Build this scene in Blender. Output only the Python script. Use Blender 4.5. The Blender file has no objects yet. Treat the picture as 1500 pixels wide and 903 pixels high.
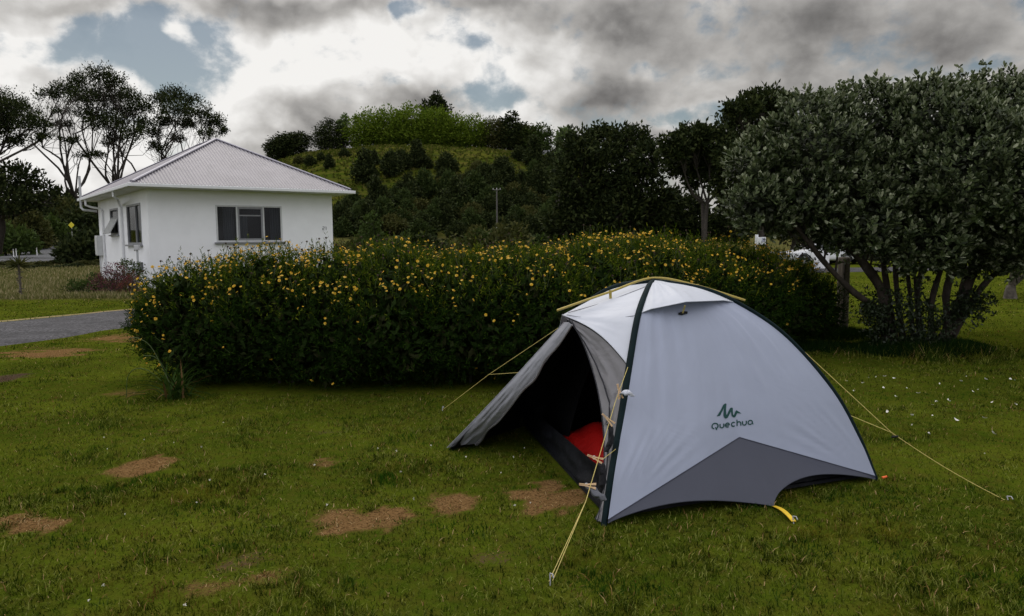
import bpy, math, random
import numpy as np
from mathutils import Vector, Matrix
from mathutils.bvhtree import BVHTree

SC = bpy.context.scene
COL = SC.collection
RAD = math.radians
rng = np.random.default_rng(7)
random.seed(7)

# ---------------------------------------------------------------- camera
F_PX, PCX, PCY = 1083.0, 750.0, 451.5
CAM_Z = 1.6
cam_data = bpy.data.cameras.new("camera")
cam = bpy.data.objects.new("camera", cam_data)
COL.objects.link(cam)
cam_data.sensor_width = 36.0
cam_data.lens = F_PX / 1500 * 36
cam_data.clip_start, cam_data.clip_end = 0.05, 6000
CAM_R = Matrix.Rotation(RAD(90 - 5.25), 3, 'X') @ Matrix.Rotation(RAD(-0.5), 3, 'Z')
cam.rotation_euler = CAM_R.to_euler()
cam.location = (0, 0, CAM_Z)
SC.camera = cam


def ray(px, py):
    """direction in the world of a sight line of the surveyed photograph"""
    return CAM_R @ Vector(((px - PCX) / F_PX, -(py - PCY) / F_PX, -1.0))


def at(px, py, Y):
    d = ray(px, py)
    return Vector((0, 0, CAM_Z)) + d * (Y / d.y)


def gnd(px, py, z=0.0):
    d = ray(px, py)
    return Vector((0, 0, CAM_Z)) + d * ((z - CAM_Z) / d.z)


# ---------------------------------------------------------------- light, sky
SC.view_settings.view_transform = 'Standard'
SC.view_settings.look = 'None'
SC.view_settings.gamma = 1.0
SC.view_settings.exposure = 0.0
SC.cycles.use_denoising = True
SC.cycles.denoising_prefilter = 'NONE'
SC.cycles.use_adaptive_sampling = False
SC.cycles.max_bounces = 6
SC.cycles.diffuse_bounces = 3
SC.cycles.transparent_max_bounces = 12
SC.cycles.sample_clamp_indirect = 6

SUN_EL, SUN_AZ = RAD(50), RAD(-18)      # azimuth from +Y towards +X
sun_dir = Vector((math.sin(SUN_AZ) * math.cos(SUN_EL), math.cos(SUN_AZ) * math.cos(SUN_EL), math.sin(SUN_EL)))
sun_data = bpy.data.lights.new("sun", 'SUN')
sun_data.energy = 0.9
sun_data.angle = RAD(24)
sun_data.color = (1.0, 0.94, 0.86)
sun = bpy.data.objects.new("sun", sun_data)
COL.objects.link(sun)
sun.rotation_euler = sun_dir.to_track_quat('Z', 'Y').to_euler()

world = bpy.data.worlds.new("World")
SC.world = world
world.use_nodes = True
WT = world.node_tree
WT.nodes.clear()


class NB:
    """small wrapper for node trees"""
    def __init__(s, tree):
        s.t = tree

    def n(s, kind, **kw):
        o = s.t.nodes.new(kind)
        for k, v in kw.items():
            setattr(o, k, v)
        return o

    def put(s, sock, v):
        if isinstance(v, bpy.types.NodeSocket):
            s.t.links.new(v, sock)
        elif v is not None:
            sock.default_value = v

    def math(s, op, a, b=None, c=None, clamp=False):
        o = s.n('ShaderNodeMath', operation=op, use_clamp=clamp)
        for i, v in enumerate((a, b, c)):
            s.put(o.inputs[i], v)
        return o.outputs[0]

    def vmath(s, op, a, b=None, scale=None):
        o = s.n('ShaderNodeVectorMath', operation=op)
        s.put(o.inputs[0], a)
        s.put(o.inputs[1], b)
        if scale is not None:
            s.put(o.inputs[3], scale)
        return o.outputs['Value'] if op in ('LENGTH', 'DOT_PRODUCT', 'DISTANCE') else o.outputs[0]

    def ramp(s, v, a, b, lo=0.0, hi=1.0, smooth=True):
        o = s.n('ShaderNodeMapRange', interpolation_type='SMOOTHSTEP' if smooth else 'LINEAR', clamp=True)
        s.put(o.inputs[0], v)
        for i, x in enumerate((a, b, lo, hi)):
            s.put(o.inputs[i + 1], x)
        return o.outputs[0]

    def noise(s, vec, scale, detail=4, rough=0.55, dist=0.0):
        o = s.n('ShaderNodeTexNoise')
        s.put(o.inputs['Vector'], vec)
        o.inputs['Scale'].default_value = scale
        o.inputs['Detail'].default_value = detail
        o.inputs['Roughness'].default_value = rough
        o.inputs['Distortion'].default_value = dist
        return o.outputs['Fac']

    def mix(s, f, a, b, blend='MIX'):
        o = s.n('ShaderNodeMix', data_type='RGBA', blend_type=blend)
        s.put(o.inputs['Factor'], f)
        for k, v in ((6, a), (7, b)):
            s.put(o.inputs[k], v if isinstance(v, bpy.types.NodeSocket) else (*v[:3], 1))
        return o.outputs[2]

    def comb(s, x, y, z):
        o = s.n('ShaderNodeCombineXYZ')
        for i, v in enumerate((x, y, z)):
            s.put(o.inputs[i], v)
        return o.outputs[0]


def sky_nodes():
    w = NB(WT)
    tc = w.n('ShaderNodeTexCoord')
    sep = w.n('ShaderNodeSeparateXYZ')
    w.t.links.new(tc.outputs['Generated'], sep.inputs[0])
    X, Y, Z = sep.outputs
    az = w.math('ARCTAN2', X, Y)
    el = w.math('ARCSINE', Z)
    P = w.comb(az, el, 0.0)
    warp = w.n('ShaderNodeTexNoise')
    w.put(warp.inputs['Vector'], P)
    warp.inputs['Scale'].default_value = 9.0
    warp.inputs['Detail'].default_value = 4
    wv = w.vmath('SCALE', w.vmath('SUBTRACT', warp.outputs['Color'], (0.5, 0.5, 0.5)), scale=0.085)
    Pw = w.vmath('ADD', P, wv)

    def blobs(lst):
        tot = None
        for (px, py, rx, ry, amt) in lst:
            d = ray(px, py).normalized()
            c = (math.atan2(d.x, d.y), math.asin(d.z), 0)
            v = w.vmath('MULTIPLY', w.vmath('SUBTRACT', Pw, c), (F_PX / rx, F_PX / ry, 0))
            b = w.ramp(w.vmath('LENGTH', v), 0.25, 1.25, amt, 0.0)
            tot = b if tot is None else w.math('ADD', tot, b)
        return tot

    cover_b = blobs([
        (160, 70, 165, 78, -.60), (30, 20, 60, 36, .42), (110, 2, 60, 12, .2), (70, 108, 80, 44, .62), (255, 42, 22, 24, .2),
        (228, 118, 22, 16, -.25), (722, 130, 50, 30, -.38), (590, 12, 14, 30, -.2), (606, 8, 30, 14, -.34), (690, 75, 30, 14, -.12),
        (585, 120, 26, 18, -.22), (290, 36, 26, 16, -.24),
        (1075, 172, 110, 22, -.36), (985, 168, 40, 20, -.24), (945, 98, 40, 12, -.16), (1430, 90, 90, 16, -.24)])
    Ps = w.vmath('ADD', w.vmath('MULTIPLY', P, (1.0, 1.3, 1.0)), w.vmath('SCALE', wv, scale=0.35))
    n1 = w.noise(Ps, 9.0, 12, 0.56, 0.0)
    n1b = w.noise(w.vmath('ADD', Ps, (0.005, 0.018, 0.0)), 9.0, 12, 0.56, 0.0)
    n2 = w.noise(P, 3.2, 5, 0.5)
    n3 = w.noise(w.vmath('ADD', Ps, (3.1, 1.7, 0.4)), 22.0, 10, 0.60, 0.0)
    puff = w.n('ShaderNodeTexVoronoi', feature='SMOOTH_F1')
    w.put(puff.inputs['Vector'], w.vmath('ADD', Ps, w.vmath('SCALE', w.vmath('SUBTRACT', warp.outputs['Color'], (0.5, 0.5, 0.5)), scale=0.03)))
    puff.inputs['Scale'].default_value = 22.0
    puff.inputs['Smoothness'].default_value = 0.6
    pf = w.math('SUBTRACT', 0.45, puff.outputs['Distance'])
    cover = w.math('ADD', w.math('ADD', w.math('MULTIPLY', n1, 1.5), w.math('MULTIPLY', n2, 0.35)), cover_b)
    cover = w.math('ADD', w.math('ADD', cover, w.math('MULTIPLY', pf, 0.22)), w.math('MULTIPLY', n3, 0.35))
    cover = w.math('ADD', cover, -0.38)
    alpha = w.ramp(w.math('ADD', cover, w.math('MULTIPLY', w.math('SUBTRACT', n3, 0.5), 0.5)), 0.28, 0.66, 0.12, 1.0)
    bright_b = blobs([
        (330, 120, 170, 85, .50), (470, 85, 170, 62, .36), (600, 60, 140, 60, .36), (60, 95, 90, 48, .42), (700, 110, 90, 60, .2), (40, 30, 60, 40, .2), (250, 50, 60, 40, .22),
        (60, 235, 160, 80, .42), (250, 200, 80, 40, .2), (760, 180, 80, 40, .26), (790, 90, 80, 60, .24), (1080, 95, 70, 40, .06),
        (400, 8, 90, 24, -.38), (505, 150, 140, 44, -.17), (420, 178, 120, 38, -.12), (95, 105, 36, 22, -.24), (540, 210, 120, 30, -.10),
        (888, 135, 95, 34, -.24), (850, 165, 70, 26, -.14), (860, 20, 150, 34, -.20), (700, 0, 100, 20, -.16), (1150, 50, 200, 36, -.12), (1250, 95, 160, 40, -.11),
        (1400, 30, 200, 60, -.10), (640, 155, 70, 32, -.28), (1000, 20, 220, 40, -.05), (880, 300, 160, 50, .08)])
    relief = w.math('MULTIPLY', w.math('SUBTRACT', n1, n1b), 1.2)
    thick = w.ramp(cover, 0.46, 1.0, 0.20, -0.14)
    puff2 = w.n('ShaderNodeTexVoronoi', feature='SMOOTH_F1')
    w.put(puff2.inputs['Vector'], w.vmath('ADD', Ps, w.vmath('SCALE', w.vmath('SUBTRACT', warp.outputs['Color'], (0.5, 0.5, 0.5)), scale=0.04)))
    puff2.inputs['Scale'].default_value = 48.0
    puff2.inputs['Smoothness'].default_value = 0.5
    calm = w.ramp(az, -0.05, 0.28, 1.0, 0.45)
    detail = w.math('ADD', w.math('MULTIPLY', w.math('SUBTRACT', n3, 0.5), 0.66), w.math('ADD', w.math('MULTIPLY', pf, 0.34), w.math('MULTIPLY', w.math('SUBTRACT', 0.4, puff2.outputs['Distance']), 0.20)))
    detail = w.math('ADD', w.math('MULTIPLY', detail, calm), w.ramp(az, -0.05, 0.3, 0.09, -0.09))
    lum = w.math('ADD', w.math('ADD', w.math('ADD', w.math('ADD', 0.46, bright_b), thick), relief), detail)
    # unseen clouds behind the camera and overhead are brightened to fill front faces
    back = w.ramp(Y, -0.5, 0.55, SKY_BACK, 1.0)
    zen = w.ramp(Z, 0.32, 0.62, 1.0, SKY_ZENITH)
    lum = w.ramp(lum, -0.10, 1.0, 0.16, 0.97, smooth=False)
    cc = w.n('ShaderNodeValToRGB')
    w.put(cc.inputs[0], lum)
    cc.color_ramp.elements[0].position = 0.0
    cc.color_ramp.elements[0].color = (0.0, 0.0, 0.0, 1)
    cc.color_ramp.elements[1].position = 1.0
    cc.color_ramp.elements[1].color = (0.97, 0.955, 0.93, 1)
    e = cc.color_ramp.elements.new(0.30)
    e.color = (0.205, 0.198, 0.192, 1)
    e = cc.color_ramp.elements.new(0.6)
    e.color = (0.49, 0.475, 0.455, 1)
    sky = w.n('ShaderNodeTexSky', sky_type='NISHITA', sun_disc=False)
    sky.sun_elevation = SUN_EL
    sky.sun_rotation = SUN_AZ
    sky.altitude = 0
    sky.dust_density = 0.6
    STR = 0.07
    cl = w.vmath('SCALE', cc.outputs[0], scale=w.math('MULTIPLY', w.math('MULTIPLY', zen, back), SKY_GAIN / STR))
    cl = w.vmath('MULTIPLY', cl, w.mix(w.ramp(Y, -0.4, 0.3), (0.94, 0.97, 1.06), (1, 1, 1)))
    col = w.mix(alpha, w.vmath('MULTIPLY', sky.outputs[0], (0.74, 0.72, 0.64)), cl)
    bg = w.n('ShaderNodeBackground')
    w.put(bg.inputs[0], col)
    bg.inputs[1].default_value = STR
    out = w.n('ShaderNodeOutputWorld')
    w.t.links.new(bg.outputs[0], out.inputs[0])


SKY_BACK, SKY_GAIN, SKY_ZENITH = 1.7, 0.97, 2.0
sky_nodes()
world.cycles.sampling_method = 'MANUAL'
world.cycles.sample_map_resolution = 512

# ---------------------------------------------------------------- mesh helpers


class MB:
    """collects polygons; build() links them as ONE mesh object"""
    def __init__(s):
        s.v, s.f, s.m, s.n = [], [], [], 0

    def add(s, verts, faces, mi=0):
        verts = np.asarray(verts, dtype=np.float32).reshape(-1, 3)
        faces = np.asarray(faces, dtype=np.int32)
        if len(verts) == 0 or len(faces) == 0:
            return s
        s.v.append(verts)
        s.f.append(faces + s.n)
        s.m.append(np.full(len(faces), mi, np.int32))
        s.n += len(verts)
        return s

    def box(s, c, size, rot=None, mi=0, taper=1.0):
        x, y, z = (a / 2 for a in size)
        v = np.array([(i * x * (taper if k > 0 else 1), j * y * (taper if k > 0 else 1), k * z) for k in (-1, 1) for j in (-1, 1) for i in (-1, 1)])
        if rot is not None:
            v = v @ np.array(rot).T
        v = v + np.array(c)
        return s.add(v, [(0, 2, 3, 1), (4, 5, 7, 6), (0, 1, 5, 4), (2, 6, 7, 3), (0, 4, 6, 2), (1, 3, 7, 5)], mi)

    def tube(s, pts, radii, sides=7, cap=True, mi=0, flat=1.0, up=None):
        pts = np.asarray([tuple(p) for p in pts], float)
        n = len(pts)
        radii = np.broadcast_to(np.asarray(radii, float), (n,))
        tan = np.gradient(pts, axis=0)
        tan /= np.linalg.norm(tan, axis=1, keepdims=True) + 1e-12
        ref = np.array(up if up is not None else ((0, 0, 1) if abs(tan[0][2]) < .9 else (1, 0, 0)), float)
        ring = []
        side = np.cross(tan[0], ref)
        for i in range(n):
            side = side - tan[i] * np.dot(side, tan[i]) if up is None else np.cross(tan[i], ref)
            side = side / (np.linalg.norm(side) + 1e-12)
            nor = np.cross(side, tan[i])
            a = np.arange(sides) * 2 * math.pi / sides
            ring.append(pts[i] + radii[i] * (np.cos(a)[:, None] * side + flat * np.sin(a)[:, None] * nor))
        v = np.concatenate(ring)
        i, j = np.meshgrid(np.arange(n - 1), np.arange(sides), indexing='ij')
        a = i * sides + j
        b = i * sides + (j + 1) % sides
        s.add(v, np.stack([a, b, b + sides, a + sides], -1).reshape(-1, 4), mi)
        if cap:
            for k in (0, n - 1):
                c = ring[k]
                s.add(c, [list(range(sides))[:: -1 if k == 0 else 1]], mi)
        return s

    def grid(s, P, mi=0, wrap=False):
        m, n = P.shape[:2]
        i, j = np.meshgrid(np.arange(m - 1), np.arange(n - (0 if wrap else 1)), indexing='ij')
        j2 = (j + 1) % n
        return s.add(P.reshape(-1, 3), np.stack([i * n + j, i * n + j2, (i + 1) * n + j2, (i + 1) * n + j], -1).reshape(-1, 4), mi)

    def build(s, name, mats, parent=None, smooth=False, loc=None):
        me = bpy.data.meshes.new(name)
        V = np.concatenate(s.v) if s.v else np.zeros((0, 3), np.float32)
        me.vertices.add(len(V))
        me.vertices.foreach_set('co', V.ravel())
        loops = np.concatenate([f.ravel() for f in s.f]) if s.f else np.zeros(0, np.int32)
        tot = np.concatenate([np.full(len(f), f.shape[1], np.int32) for f in s.f]) if s.f else np.zeros(0, np.int32)
        start = np.concatenate([[0], np.cumsum(tot)[:-1]]).astype(np.int32) if len(tot) else tot
        me.loops.add(len(loops))
        me.loops.foreach_set('vertex_index', loops.astype(np.int32))
        me.polygons.add(len(tot))
        me.polygons.foreach_set('loop_start', start)
        me.polygons.foreach_set('loop_total', tot)
        if s.m:
            me.polygons.foreach_set('material_index', np.concatenate(s.m))
        me.polygons.foreach_set('use_smooth', np.full(len(tot), bool(smooth)))
        for m in (mats if isinstance(mats, (list, tuple)) else [mats]):
            me.materials.append(m)
        me.update(calc_edges=True)
        me.validate(clean_customdata=False)
        o = bpy.data.objects.new(name, me)
        COL.objects.link(o)
        if parent is not None:
            o.parent = parent
        if loc is not None:
            o.location = loc
        return o


def tag(o, label=None, cat=None, group=None, kind=None):
    for k, v in (('label', label), ('category', cat), ('group', group), ('kind', kind)):
        if v:
            o[k] = v
    return o


def empty(name, loc, label=None, cat=None, group=None, rz=0.0):
    o = bpy.data.objects.new(name, None)
    COL.objects.link(o)
    o.location = loc
    o.rotation_euler = (0, 0, rz)
    o.empty_display_size = 0.2
    return tag(o, label, cat, group)


def copy_tree(o, parent=None):
    c = o.copy()
    COL.objects.link(c)
    if parent is not None:
        c.parent = parent
    for ch in list(o.children):
        copy_tree(ch, c)
    return c


def bevel(o, w=0.006, seg=2):
    m = o.modifiers.new('bevel', 'BEVEL')
    m.width, m.segments, m.limit_method = w, seg, 'ANGLE'
    return o


def rot_z(a):
    c, s = math.cos(a), math.sin(a)
    return np.array([[c, -s, 0], [s, c, 0], [0, 0, 1]])


def hash2(i, j):
    h = np.sin(i * 127.1 + j * 311.7) * 43758.5453
    return h - np.floor(h)


def vnoise(x, y, scale):
    x, y = np.asarray(x) * scale, np.asarray(y) * scale
    i, j = np.floor(x), np.floor(y)
    u, v = x - i, y - j
    u, v = u * u * (3 - 2 * u), v * v * (3 - 2 * v)
    return (hash2(i, j) * (1 - u) + hash2(i + 1, j) * u) * (1 - v) + (hash2(i, j + 1) * (1 - u) + hash2(i + 1, j + 1) * u) * v


def fbm(x, y, scale, o=3):
    t, a, r = 0, 0.5, 0
    for k in range(o):
        t = t + a * vnoise(x + 17.3 * k, y - 9.1 * k, scale * 2 ** k)
        r += a
        a *= .5
    return t / r


def unit(a):
    return a / (np.linalg.norm(a, axis=-1, keepdims=True) + 1e-9)


def leaves(mb, base, d, L, W, shape='kite', fold=0.0, g=rng, mi=0, ref=None):
    """leaf blades: base (N,3), axis d (N,3); every leaf its own island"""
    N = len(base)
    L = np.broadcast_to(L, (N,))[:, None]
    W = np.broadcast_to(W, (N,))[:, None]
    d = unit(d)
    r = g.normal(size=(N, 3)) if ref is None else np.broadcast_to(ref, (N, 3))
    s = unit(np.cross(d, r))
    n = np.cross(s, d)
    if shape == 'kite':
        V = np.stack([base, base + d * .45 * L + s * W * .5 + n * fold * L, base + d * L, base + d * .45 * L - s * W * .5 + n * fold * L], 1)
        mb.add(V.reshape(-1, 3), (np.arange(N)[:, None] * 4 + np.arange(4)), mi)
    elif shape == 'oval':
        V = np.stack([base, base + d * .35 * L + s * W * .42 + n * fold * L, base + d * .75 * L + s * W * .5 + n * fold * L, base + d * L,
                      base + d * .75 * L - s * W * .5 + n * fold * L, base + d * .35 * L - s * W * .42 + n * fold * L], 1)
        k = np.arange(N)[:, None] * 6
        mb.add(V.reshape(-1, 3), np.concatenate([k + np.array([0, 1, 2, 3]), k + np.array([0, 3, 4, 5])]), mi)
    return mb


# ---------------------------------------------------------------- materials


def new_mat(name):
    m = bpy.data.materials.new(name)
    m.use_nodes = True
    m.node_tree.nodes.clear()
    b = NB(m.node_tree)
    out = b.n('ShaderNodeOutputMaterial')
    return m, b, out


def surf(name, col, rough=0.6, var=0.12, scale=6.0, bump=0.0, bscale=40.0, metallic=0.0, spec=0.35, stain=None, stretch=(1, 1, 1), sheen=0.0):
    m, b, out = new_mat(name)
    tc = b.n('ShaderNodeTexCoord').outputs['Object']
    v = b.vmath('MULTIPLY', tc, stretch)
    nz = b.noise(v, scale, 6, 0.6)
    c = b.mix(b.ramp(nz, 0.3, 0.7), tuple(x * (1 - var) for x in col), tuple(min(1, x * (1 + var)) for x in col))
    if stain:
        scol, sscale, lo, hi = stain
        c = b.mix(b.ramp(b.noise(v, sscale, 8, 0.65), lo, hi), c, scol)
    p = b.n('ShaderNodeBsdfPrincipled')
    b.put(p.inputs['Base Color'], c)
    p.inputs['Roughness'].default_value = rough
    p.inputs['Metallic'].default_value = metallic
    p.inputs['Specular IOR Level'].default_value = spec
    if sheen:
        p.inputs['Sheen Weight'].default_value = sheen
    if bump:
        bp = b.n('ShaderNodeBump')
        bp.inputs['Strength'].default_value = bump
        bp.inputs['Distance'].default_value = 0.02
        b.put(bp.inputs['Height'], b.noise(v, bscale, 5, 0.6))
        b.put(p.inputs['Normal'], bp.outputs[0])
    b.put(out.inputs[0], p.outputs[0])
    return m


def leaf_mat(name, c1, c2, c3, trans=0.3, rough=0.5, spec=0.3, patch=None):
    m, b, out = new_mat(name)
    g = b.n('ShaderNodeNewGeometry')
    cr = b.n('ShaderNodeValToRGB')
    b.put(cr.inputs[0], g.outputs['Random Per Island'])
    el = cr.color_ramp.elements
    el[0].color, el[1].color = (*c1, 1), (*c3, 1)
    e = el.new(0.55)
    e.color = (*c2, 1)
    col = cr.outputs[0]
    for pc, psc, lo, hi in (patch or ()):
        col = b.mix(b.ramp(b.noise(g.outputs['Position'], psc, 5, .65), lo, hi), col, pc)
    p = b.n('ShaderNodeBsdfPrincipled')
    b.put(p.inputs['Base Color'], col)
    p.inputs['Roughness'].default_value = rough
    p.inputs['Specular IOR Level'].default_value = spec
    t = b.n('ShaderNodeBsdfTranslucent')
    b.put(t.inputs[0], b.mix(0.5, col, (c2[0] * 1.2, c2[1] * 1.3, c2[2] * .5)))
    mx = b.n('ShaderNodeMixShader')
    mx.inputs[0].default_value = trans
    b.put(mx.inputs[1], p.outputs[0])
    b.put(mx.inputs[2], t.outputs[0])
    b.put(out.inputs[0], mx.outputs[0])
    return m


def fabric(name, col, rough=0.55, trans=0.0, wr=0.35, wscale=5.0, stretch=(1, 1, 1), grid=0.0):
    m, b, out = new_mat(name)
    tc = b.n('ShaderNodeTexCoord').outputs['Object']
    v = b.vmath('MULTIPLY', tc, stretch)
    nz = b.noise(v, 3.0, 5, 0.6)
    c = b.mix(nz, tuple(x * .93 for x in col), tuple(min(1, x * 1.05) for x in col))
    p = b.n('ShaderNodeBsdfPrincipled')
    b.put(p.inputs['Base Color'], c)
    p.inputs['Roughness'].default_value = rough
    p.inputs['Specular IOR Level'].default_value = 0.3
    bp = b.n('ShaderNodeBump')
    bp.inputs['Strength'].default_value = wr
    bp.inputs['Distance'].default_value = 0.03
    b.put(bp.inputs['Height'], b.math('ADD', b.noise(v, wscale, 3, 0.5, 1.2), b.math('MULTIPLY', b.noise(v, wscale * 5, 3, 0.5), 0.12)))
    b.put(p.inputs['Normal'], bp.outputs[0])
    sh = p.outputs[0]
    if trans:
        t = b.n('ShaderNodeBsdfTranslucent')
        b.put(t.inputs[0], c)
        mx = b.n('ShaderNodeMixShader')
        mx.inputs[0].default_value = trans
        b.put(mx.inputs[1], sh)
        b.put(mx.inputs[2], t.outputs[0])
        sh = mx.outputs[0]
    b.put(out.inputs[0], sh)
    return m


def glass_mat(name):
    m, b, out = new_mat(name)
    fr = b.n('ShaderNodeFresnel')
    fr.inputs[0].default_value = 1.5
    t = b.n('ShaderNodeBsdfTransparent')
    t.inputs[0].default_value = (0.55, 0.58, 0.60, 1)
    g = b.n('ShaderNodeBsdfGlossy')
    g.inputs['Roughness'].default_value = 0.03
    mx = b.n('ShaderNodeMixShader')
    b.put(mx.inputs[0], b.math('MULTIPLY', fr.outputs[0], 0.5, clamp=True))
    b.put(mx.inputs[1], t.outputs[0])
    b.put(mx.inputs[2], g.outputs[0])
    b.put(out.inputs[0], mx.outputs[0])
    return m

# ---------------------------------------------------------------- terrain


def H(x, y):
    x, y = np.asarray(x, float), np.asarray(y, float)
    r = np.sqrt(((x + 20) / 58) ** 2 + ((y - 196) / 76) ** 2)
    h = 22.6 * np.exp(-r ** 4)
    h = h + 9.0 * np.exp(-(((x + 128) / 42) ** 2 + ((y - 195) / 46) ** 2) ** 1.5)
    h = h + 0.9 * np.clip((y - 82) / 45, 0, 1) * np.clip((-38 - x) / 10, 0, 1)
    far = np.clip((y - 150) / 160, 0, 1)
    h = h + 7.0 * far * far * (3 - 2 * far) * (0.6 + 0.8 * fbm(x, y, 1 / 90.0, 2))
    h = h + np.clip(h / 4, 0, 1) * (1.5 * (fbm(x, y, 1 / 13.0, 3) - .5) + .8 * (fbm(x, y, 1 / 4.0, 2) - .5))
    m = np.clip((y - 46) / 50, 0, 1)
    h = h + m * 0.9 * (fbm(x, y, 1 / 14.0, 3) - .5)
    h = h + 0.05 * (fbm(x, y, 1 / 1.6, 2) - .5) * np.clip(1 - (y - 20) / 20, 0, 1)
    return h


def Hs(x, y):
    return float(H(x, y))


# tent corners on the ground, from its base outline
C1, C2 = gnd(885, 768), gnd(1282, 703)
C4, C3 = Vector((.04, 6.28, 0)), Vector((1.75, 6.75, 0))
VEST = gnd(655, 659)
for c in (C1, C2, C3, C4, VEST):
    c.z = 0

GRAVEL_N = [gnd(x, y) for x, y in ((-260, 533), (0, 510.5), (90, 497), (150, 485), (200, 479), (300, 464), (420, 450))]
GRAVEL_F = [gnd(x, y) for x, y in ((-260, 490), (0, 472.5), (90, 464), (150, 457.5), (200, 453), (300, 443), (420, 434))]

#            px   py   rx  ry  dry soil
PATCHES = [(205, 686, 36, 15, 1, 0), (36, 768, 62, 15, 1, 0), (540, 766, 78, 26, 1, 0), (668, 737, 44, 17, 1, 0), (797, 729, 66, 20, 1, .1),
           (348, 826, 44, 20, .5, .55), (305, 862, 50, 16, .6, .3), (390, 850, 36, 12, .6, .2), (712, 810, 42, 13, .45, .5), (482, 678, 34, 9, .7, 0), (72, 518, 62, 7, .9, 0), (172, 496, 48, 6, .8, 0),
           (60, 512, 50, 5, .5, 0), (245, 632, 32, 7, .4, .35), (188, 574, 34, 6, .6, 0), (6, 556, 24, 7, .1, .9), (120, 512, 40, 4, .6, 0), (560, 660, 50, 9, .15, .4),
           (350, 730, 40, 10, .25, .3), (590, 800, 40, 10, .2, .3), (420, 730, 60, 12, .2, .2), (1120, 600, 40, 6, .3, .3), (480, 632, 40, 6, .1, .5)]


def masks(x, y):
    x, y = np.asarray(x, float), np.asarray(y, float)
    dry, soil = np.zeros_like(x), np.zeros_like(x)
    nz = (fbm(x, y, 3.5, 3) - .5) * 1.7 + (fbm(x, y, 14, 3) - .5) * 1.3
    for px, py, rx, ry, d, s in PATCHES:
        c = gnd(px, py)
        ax = rx * c.y / F_PX
        ay = abs(gnd(px, py - ry).y - gnd(px, py + ry).y) / 2
        q = np.sqrt(((x - c.x) / ax) ** 2 + ((y - c.y) / ay) ** 2) + nz
        k = np.clip((1.32 - q) / .70, 0, 1)
        dry = np.maximum(dry, k * d)
        soil = np.maximum(soil, k * s)
    return dry, soil


def in_poly(x, y, poly):
    x, y = np.asarray(x), np.asarray(y)
    r = np.zeros(x.shape, bool)
    n = len(poly)
    for i in range(n):
        (x1, y1), (x2, y2) = poly[i][:2], poly[(i + 1) % n][:2]
        c = ((y1 > y) != (y2 > y)) & (x < (x2 - x1) * (y - y1) / (y2 - y1 + 1e-12) + x1)
        r ^= c
    return r


TENT_POLY = [C1, C2, C3, C4]
GRAVEL_POLY = GRAVEL_N + GRAVEL_F[::-1]


def ground_mat():
    m, b, out = new_mat('ground')
    geo = b.n('ShaderNodeNewGeometry').outputs['Position']
    a = b.n('ShaderNodeAttribute', attribute_name='mask')
    sep = b.n('ShaderNodeSeparateColor')
    b.put(sep.inputs[0], a.outputs['Color'])
    dry, soil, field = sep.outputs
    n_a = b.noise(geo, 0.9, 6, 0.6)
    n_b = b.noise(geo, 9.0, 5, 0.65)
    n_c = b.noise(geo, 60.0, 4, 0.7)
    lawn = b.mix(b.ramp(n_a, .3, .7), LAWN_A, LAWN_B)
    lawn = b.mix(b.ramp(n_b, .35, .75), lawn, LAWN_C)
    lawn = b.mix(b.math('MULTIPLY', b.ramp(n_c, .45, .8), .5), lawn, (.012, .018, .002))
    straw = b.mix(n_b, (.15, .080, .030), (.27, .165, .072))
    straw = b.mix(b.ramp(n_c, .42, .7), straw, (.05, .024, .008))
    earth = b.mix(b.ramp(n_c, .3, .7), (.030, .017, .009), (.11, .075, .055))
    fld = b.mix(b.ramp(b.noise(geo, .35, 6, .65), .35, .65), (.10, .085, .03), (.06, .07, .02))
    fld = b.mix(b.ramp(n_b, .5, .8), fld, (.17, .13, .065))
    st = b.vmath('MULTIPLY', geo, (.035, .05, .45))
    hill = b.mix(b.ramp(b.noise(st, 3.0, 7, .62), .36, .64), HILL_A, HILL_B)
    hill = b.mix(b.ramp(b.noise(geo, .45, 8, .75), .47, .62), hill, (.028, .036, .009))
    hill = b.mix(b.ramp(b.noise(b.vmath('MULTIPLY', geo, (.05, .07, .8)), 1.6, 8, .7), .50, .70), hill, (.085, .075, .016))
    brk = b.math('ADD', b.math('MULTIPLY', b.math('SUBTRACT', n_c, .5), 1.1), b.math('MULTIPLY', b.math('SUBTRACT', n_b, .5), .7))
    c = b.mix(b.ramp(b.math('ADD', dry, brk), .30, .80), lawn, straw)
    c = b.mix(b.ramp(b.math('ADD', soil, brk), .35, .85), c, earth)
    c = b.mix(field, c, fld)
    sz = b.n('ShaderNodeSeparateXYZ')
    b.put(sz.inputs[0], geo)
    c = b.mix(b.ramp(sz.outputs[2], 1.2, 3.5), c, hill)
    p = b.n('ShaderNodeBsdfPrincipled')
    b.put(p.inputs['Base Color'], c)
    p.inputs['Roughness'].default_value = .9
    p.inputs['Specular IOR Level'].default_value = .0
    bp = b.n('ShaderNodeBump')
    bp.inputs['Strength'].default_value = .8
    bp.inputs['Distance'].default_value = .03
    b.put(bp.inputs['Height'], b.math('ADD', b.math('MULTIPLY', n_b, .7), n_c))
    b.put(p.inputs['Normal'], bp.outputs[0])
    b.put(out.inputs[0], p.outputs[0])
    return m


LAWN_A, LAWN_B, LAWN_C = (.042, .068, .005), (.098, .124, .010), (.082, .082, .011)
HILL_A, HILL_B = (.036, .056, .005), (.080, .080, .013)


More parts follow.
